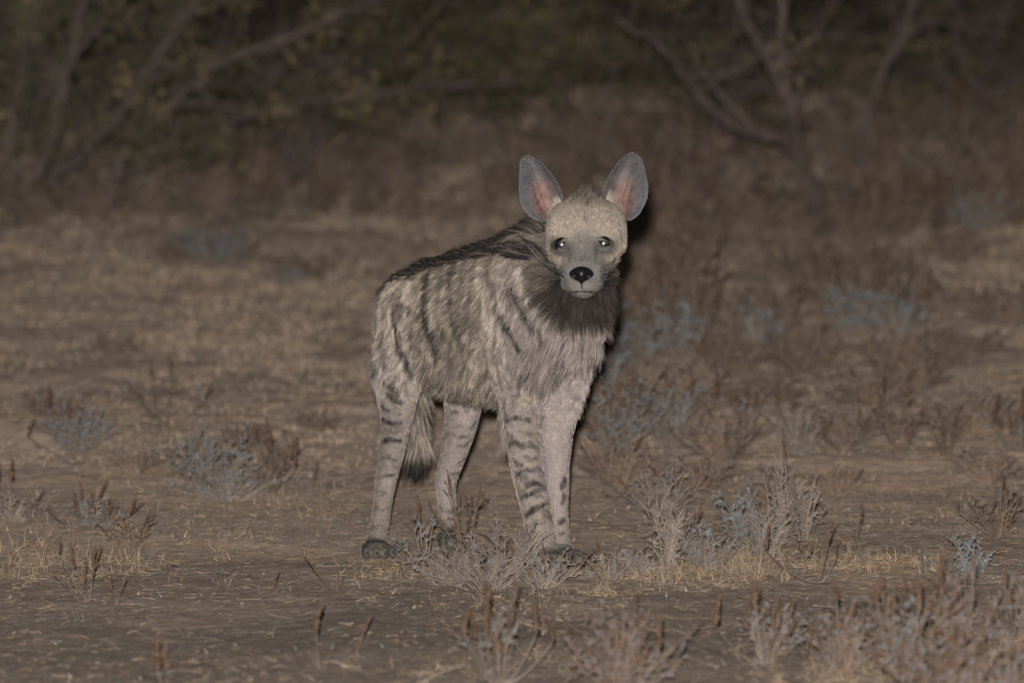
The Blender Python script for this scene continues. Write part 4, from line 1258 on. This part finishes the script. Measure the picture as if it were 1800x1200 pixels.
# ------------------------------------------------------------------ straw and dry grass
def blades(P, L, elev, width, col, R, segs=2):
    n = len(P)
    az = R.uniform(0, 2 * np.pi, n)
    d = np.stack([np.cos(az) * np.cos(elev), np.sin(az) * np.cos(elev), np.sin(elev)], 1)
    side = norm(np.cross(d, R.normal(0, 1, (n, 3))))
    droop = R.uniform(-.1, .5, n)
    rows = []
    for k in range(segs + 1):
        s = k / segs
        c = P + d * (L * s)[:, None] + np.array([0, 0, -1]) * (L * droop * s * s * np.cos(elev) * .5)[:, None] + side * (np.sin(s * 3) * L * .08)[:, None]
        w = width * (1 - .75 * s)
        rows += [c + side * w[:, None], c - side * w[:, None]]
    V = np.stack(rows, 1)
    base = (np.arange(n) * 2 * (segs + 1))[:, None]
    T = []
    for k in range(segs):
        a = 2 * k
        T += [base + np.array([[a, a + 1, a + 3]]), base + np.array([[a, a + 3, a + 2]])]
    C = np.repeat(col[:, None], 2 * (segs + 1), 1)
    return V.reshape(-1, 3), np.concatenate(T), C.reshape(-1, 3)

def straw_cols(n, R, dull=0.0):
    c = STRAW[None] * R.uniform(.55, 1.2, (n, 1))
    k = R.random(n)
    c = np.where((k < .30 + dull)[:, None], PALE[None] * R.uniform(.6, 1.1, (n, 1)), c)
    c = np.where((k > .88)[:, None], RUST[None] * R.uniform(.8, 1.6, (n, 1)), c)
    return c

R = np.random.default_rng(5)
near = Soup()
# loose litter
n = 52000
x = R.uniform(-1.7, 1.7, n); y = R.uniform(-3.0, 3.5, n)
keep = R.random(n) < .26 + 1.0 * np.clip(fbm(np.stack([x, y * .6], 1) * 2.1, 3, 401) * 3 - 1.25, 0, 1)
x, y = x[keep], y[keep]; n = len(x)
near.add(*blades(np.stack([x, y, G(x, y) + .004], 1), R.uniform(.006, .045, n) * R.uniform(.3, 1, n), R.uniform(-.02, .35, n), R.uniform(.0004, .0009, n), straw_cols(n, R, .25), R))
# tufts where the photograph has yellow grass
PATCH = [(60, 985, 75, 16, 900, .045), (150, 1000, 90, 14, 800, .035), (240, 995, 50, 12, 350, .03), (20, 1010, 40, 10, 300, .035), (690, 1008, 55, 16, 800, .022), (640, 1018, 40, 10, 250, .02),
         (1110, 1005, 60, 18, 900, .035), (1190, 1012, 80, 16, 1500, .04), (1270, 1005, 70, 20, 1300, .045), (1330, 990, 50, 16, 700, .04), (1420, 985, 50, 14, 400, .045), (1490, 985, 60, 10, 600, .03), (1560, 995, 60, 8, 700, .028), (1610, 985, 50, 8, 400, .025),
         (930, 1060, 150, 16, 900, .02), (1060, 1040, 60, 12, 400, .025), (560, 905, 60, 10, 250, .03), (520, 880, 50, 10, 250, .035), (1650, 1180, 140, 25, 900, .05), (1480, 1190, 120, 20, 600, .045), (1040, 1165, 80, 18, 350, .03), (760, 1180, 90, 14, 350, .025),
         (1780, 945, 40, 8, 150, .03), (330, 930, 120, 20, 300, .025), (480, 960, 120, 20, 300, .022), (1540, 905, 120, 20, 300, .03), (1640, 880, 100, 14, 250, .03)]
for (px, py, rx, ry, n, Lm) in PATCH:
    c0 = ground_hit(px, py); cl = ground_hit(px, py - ry)
    m = (c0[1] + CAM_DIST) / FPX
    sx, sy = rx * m * .6, abs(cl[1] - c0[1]) * .6
    # gather the blades in little tussocks
    n = int(n * .55); k = max(6, n // 9); sx *= 1.35; sy *= 1.5
    tx, ty = R.normal(c0[0], sx, k), R.normal(c0[1], sy, k); w = R.integers(0, k, n)
    x, y = tx[w] + R.normal(0, .016, n), ty[w] + R.normal(0, .03, n)
    stand = R.random(n) < .38
    el = np.where(stand, R.uniform(.5, 1.45, n), R.uniform(0, .4, n))
    near.add(*blades(np.stack([x, y, G(x, y) + .002], 1), Lm * R.uniform(.45, 1.15, n), el, R.uniform(.0005, .0011, n), straw_cols(n, R), R))
# fallen sticks and bits of dead leaf
n = 420
x = R.uniform(-1.6, 1.6, n); y = R.uniform(-2.9, 2.6, n)
sc = np.where((R.random(n) < .5)[:, None], PALE[None] * R.uniform(.7, 1.5, (n, 1)), BRN[None] * R.uniform(.35, 1.0, (n, 1)))
near.add(*blades(np.stack([x, y, G(x, y) + .006], 1), R.uniform(.03, .13, n) * R.uniform(.4, 1, n), R.uniform(-.02, .30, n), R.uniform(.0007, .0017, n), sc, R, 3))
n = 900
x = R.uniform(-1.6, 1.6, n); y = R.uniform(-2.9, 2.6, n)
near.add(*blades(np.stack([x, y, G(x, y) + .003], 1), R.uniform(.006, .014, n), R.uniform(.1, 1.2, n), R.uniform(.0014, .0032, n), np.where((R.random(n) < .5)[:, None], LAV[None], PALE[None]) * R.uniform(.7, 1.5, (n, 1)), R, 1))
o = link('dry_straw', near.mesh('dry_straw', STRAWM)); o['kind'] = 'stuff'
o['label'] = 'yellow straw and short dry grass scattered over the soil'; o['category'] = 'straw'

far = Soup()
n = 500000
y = .6 + 18 * R.random(n) ** 1.15; x = R.uniform(-1, 1, n) * (2.0 + .12 * (y + 18))
den = fbm(np.stack([x * 1.1, y * .45], 1), 4, 402)
edge = np.clip((y - .6 - 2.2 * fbm(np.stack([x * 1.4, y * .5], 1), 3, 405)) / 3.5, 0, 1)
keep = R.random(n) < (.45 + np.clip(den * 3.2 - 1.25, 0, 1)) * (.06 + .94 * edge) * (1 - .6 * np.clip((y - 9) / 6, 0, 1))
x, y = x[keep], y[keep]; n = len(x)
far.add(*blades(np.stack([x, y, G(x, y)], 1), R.uniform(.006, .020, n) * (.6 + .8 * den[keep]) * (1 + .05 * y), R.uniform(.3, 1.4, n), R.uniform(.0005, .0011, n) * (1 + .22 * np.clip(y, 0, 12)), np.where((R.random(n) < .45)[:, None], np.array([[.33, .252, .190]]) * R.uniform(.8, 1.2, (n, 1)), straw_cols(n, R, .25) * 1.35), R, 1))
o = link('ground_cover', far.mesh('ground_cover', STRAWM)); o['kind'] = 'stuff'
o['label'] = 'low dead ground cover on the plain behind'; o['category'] = 'ground cover'

# ------------------------------------------------------------------ the thicket behind
BARKM = material('thorn_bark', rough=.95, spec=.05, diffrough=.6, attr='col', variation=.35, scale=14)
OLIVEM = material('thicket_leaf', rough=.7, spec=.2, diffrough=.3, attr='col', variation=.2, scale=12)
BARK = np.array([.078, .060, .054])

def thorn_tree(label, base_px, limbs, leafy, seed, name='thorn_tree', leaf_col=(.105, .100, .045), twigs=26, dark=1.0, Yoff=0.0):
    """limbs: lists of (px, py, depth offset, radius) from the foot up; twigs and leaves grow off them"""
    R = np.random.default_rng(seed)
    b = ground_hit(*base_px); b[1] += Yoff; b[2] = G(b[0], b[1])[0]
    root = bpy.data.objects.new(name, None); COL.objects.link(root); root.location = b
    tag(root, label, 'tree' if name == 'thorn_tree' else 'bush')
    Tr, Tw, Lf = Soup(), Soup(), Soup()
    lc = np.array(leaf_col)
    for limb in limbs:
        q = []
        for i, (px, py, dy, r) in enumerate(limb):
            q.append([*(at(px, py, b[1] + dy) - b), r * .82])
        q = catmull(np.array(q), 5)
        q[:, :3] += R.normal(0, .006, (len(q), 3))
        pts = q[:, :3]
        if limb[0][1] >= base_px[1] - 4: pts[0, 2] = -.08
        Tn = norm(np.gradient(pts, axis=0)); A = norm(np.cross(Tn, [.2, .9, .4])); Bx = np.cross(Tn, A)
        th = np.linspace(0, 2 * np.pi, 7, endpoint=False)
        V = (pts[:, None] + (A[:, None] * np.cos(th)[None, :, None] + Bx[:, None] * np.sin(th)[None, :, None]) * (q[:, 3] * R.uniform(.85, 1.15, len(q)))[:, None, None]).reshape(-1, 3)
        T = []
        for i in range(len(q) - 1):
            for k in range(7):
                k2 = (k + 1) % 7
                T += [(i * 7 + k, i * 7 + k2, (i + 1) * 7 + k2), (i * 7 + k, (i + 1) * 7 + k2, (i + 1) * 7 + k)]
        Tr.add(V, T, BARK * dark * R.uniform(.8, 1.25))
        for j in range(twigs):
            k = R.integers(len(q) // 4, len(q)); p = pts[k]
            d = norm(Tn[k] + R.normal(0, .7, 3) + np.array([0, 0, .05]))
            L = R.uniform(.12, .55)
            tq, td = bend(R, p, d, L, 6, .22, -.02)
            tube(Tw, tq, max(.003, q[k, 3] * .35), .0015, BARK * dark * R.uniform(.7, 1.4))
            for s in range(R.integers(2, 5)):
                kk = R.integers(1, 6)
                sq, sd_ = bend(R, tq[kk], norm(td + R.normal(0, .8, 3)), L * R.uniform(.2, .5), 3, .25, -.05)
                tube(Tw, sq, .0025, .0012, BARK * dark * R.uniform(.8, 1.5))
                if R.random() < leafy:
                    tone = R.uniform(.55, 1.5); yl = R.random() < .25
                    for m in range(R.integers(10, 26)):
                        pp = sq[R.integers(0, 4)] + R.normal(0, .025, 3)
                        leaf(Lf, pp, norm(R.normal(0, 1, 3) + np.array([0, 0, -.4])), R.uniform(.018, .042), R.uniform(.004, .009), R, (np.array([.15, .115, .055]) if yl else lc * .5) * tone)
    link('trunk', Tr.mesh('trunk', BARKM, True), root)
    o = link('twigs', Tw.mesh('twigs', BARKM), root); o['kind'] = 'stuff'
    if Lf.n:
        o = link('crown', Lf.mesh('crown', OLIVEM), root); o['kind'] = 'stuff'
    return root

thorn_tree('leafless thorn tree with forked pale stems rising behind the hyena\'s ear', (1452, 418), [
    [(1452, 418, 0, .030), (1432, 340, .05, .026), (1405, 255, .05, .023), (1388, 190, .05, .021), (1345, 100, .1, .018), (1300, 0, .2, .016), (1275, -70, .2, .014)],
    [(1440, 372, .03, .024), (1400, 270, -.1, .022), (1330, 235, -.2, .019), (1255, 195, -.25, .016), (1195, 125, -.3, .013), (1150, 75, -.3, .011), (1080, 30, -.3, .008)],
    [(1392, 200, .05, .018), (1378, 110, .1, .016), (1372, 0, .2, .014), (1380, -60, .2, .012)],
    [(1330, 235, -.2, .012), (1250, 150, 0, .010), (1215, 80, .1, .008)]], .10, 301, twigs=12)
thorn_tree('slender bare leaning tree beside the forked thorn tree', (1508, 300), [
    [(1508, 300, 0, .022), (1522, 215, 0, .020), (1550, 130, -.1, .018), (1588, 60, -.2, .017), (1606, 0, -.2, .015), (1615, -60, -.2, .014)],
    [(1588, 60, -.2, .010), (1660, 40, -.3, .008), (1685, 70, -.3, .006), (1690, 110, -.3, .004)]], .16, 302, twigs=9, leaf_col=(.16, .14, .06))
thorn_tree('leafy thorn tree whose stems lean towards the middle at the thicket end', (40, 392), [
    [(40, 392, 0, .030), (75, 290, 0, .026), (110, 160, .1, .022), (150, 0, .2, .018), (165, -60, .2, .015)],
    [(60, 340, 0, .024), (120, 290, -.2, .022), (200, 215, -.3, .019), (260, 120, -.3, .016), (335, 20, -.3, .014), (370, -40, -.3, .012)],
    [(30, 370, 0, .020), (15, 250, .1, .018), (40, 120, .2, .015), (30, -20, .3, .012)],
    [(110, 160, .1, .014), (60, 60, .2, .011), (70, -30, .2, .010)]], .40, 303, twigs=34)
thorn_tree('tangled thorn bush with arching boughs over dead brush', (180, 372), [
    [(180, 372, 0, .022), (215, 280, 0, .020), (290, 190, -.1, .017), (400, 110, -.1, .014), (540, 50, -.1, .011), (660, 0, -.1, .009)],
    [(200, 320, 0, .018), (310, 265, .1, .016), (430, 210, .1, .013), (560, 180, .1, .010), (700, 160, .1, .008)],
    [(215, 280, 0, .016), (250, 170, .2, .013), (300, 60, .2, .011), (330, -40, .2, .010)]], .30, 304, twigs=30, name='thorn_bush')
thorn_tree('dark thorn bush standing between arching boughs and leafy hanging branch', (520, 330), [
    [(520, 330, 0, .020), (500, 240, 0, .018), (450, 140, .1, .014), (420, 20, .2, .012), (400, -40, .2, .01)],
    [(520, 310, 0, .018), (590, 220, 0, .016), (680, 170, -.1, .013), (800, 150, -.1, .011), (920, 145, -.1, .008)],
    [(530, 280, 0, .016), (600, 150, .1, .013), (690, 90, .1, .011), (770, 15, .1, .010), (800, -40, .1, .01)]], .26, 305, twigs=26, name='thorn_bush', dark=.85)
thorn_tree('leafy thorn tree whose yellowish branches hang over the plain', (985, 215), [
    [(985, 215, 0, .035), (990, 120, 0, .030), (970, 20, .1, .026), (940, -80, .1, .022)],
    [(985, 110, 0, .020), (930, 75, -.3, .016), (850, 85, -.5, .012), (790, 110, -.6, .008)],
    [(988, 60, 0, .020), (1050, 70, -.3, .016), (1110, 90, -.5, .012), (1150, 110, -.6, .008)],
    [(985, 100, 0, .016), (940, 95, -.6, .012), (890, 110, -.8, .009)],
    [(980, 40, 0, .018), (880, 30, -.3, .014), (760, 40, -.5, .010), (660, 30, -.5, .008)]], .62, 306, twigs=26, leaf_col=(.125, .120, .045))
thorn_tree('far leafy thorn bush in the dark beyond the slender bare tree', (1700, 250), [
    [(1700, 250, 0, .030), (1720, 150, 0, .026), (1760, 40, .1, .02), (1790, -40, .1, .016)],
    [(1700, 210, 0, .024), (1650, 110, 0, .02), (1630, 10, .1, .016)],
    [(1710, 200, 0, .02), (1780, 150, 0, .016), (1840, 100, .1, .012)]], .35, 307, twigs=26, name='thorn_bush', dark=.9)
thorn_tree('far low thorn bush in the dark behind the forked thorn tree', (1230, 215), [
    [(1230, 215, 0, .028), (1250, 130, 0, .024), (1290, 40, .1, .018), (1320, -40, .1, .014)],
    [(1230, 190, 0, .024), (1180, 120, 0, .018), (1150, 20, .1, .014)],
    [(1240, 180, 0, .02), (1420, 120, 0, .014), (1480, 60, .1, .010)]], .35, 308, twigs=24, name='thorn_bush', dark=.9)
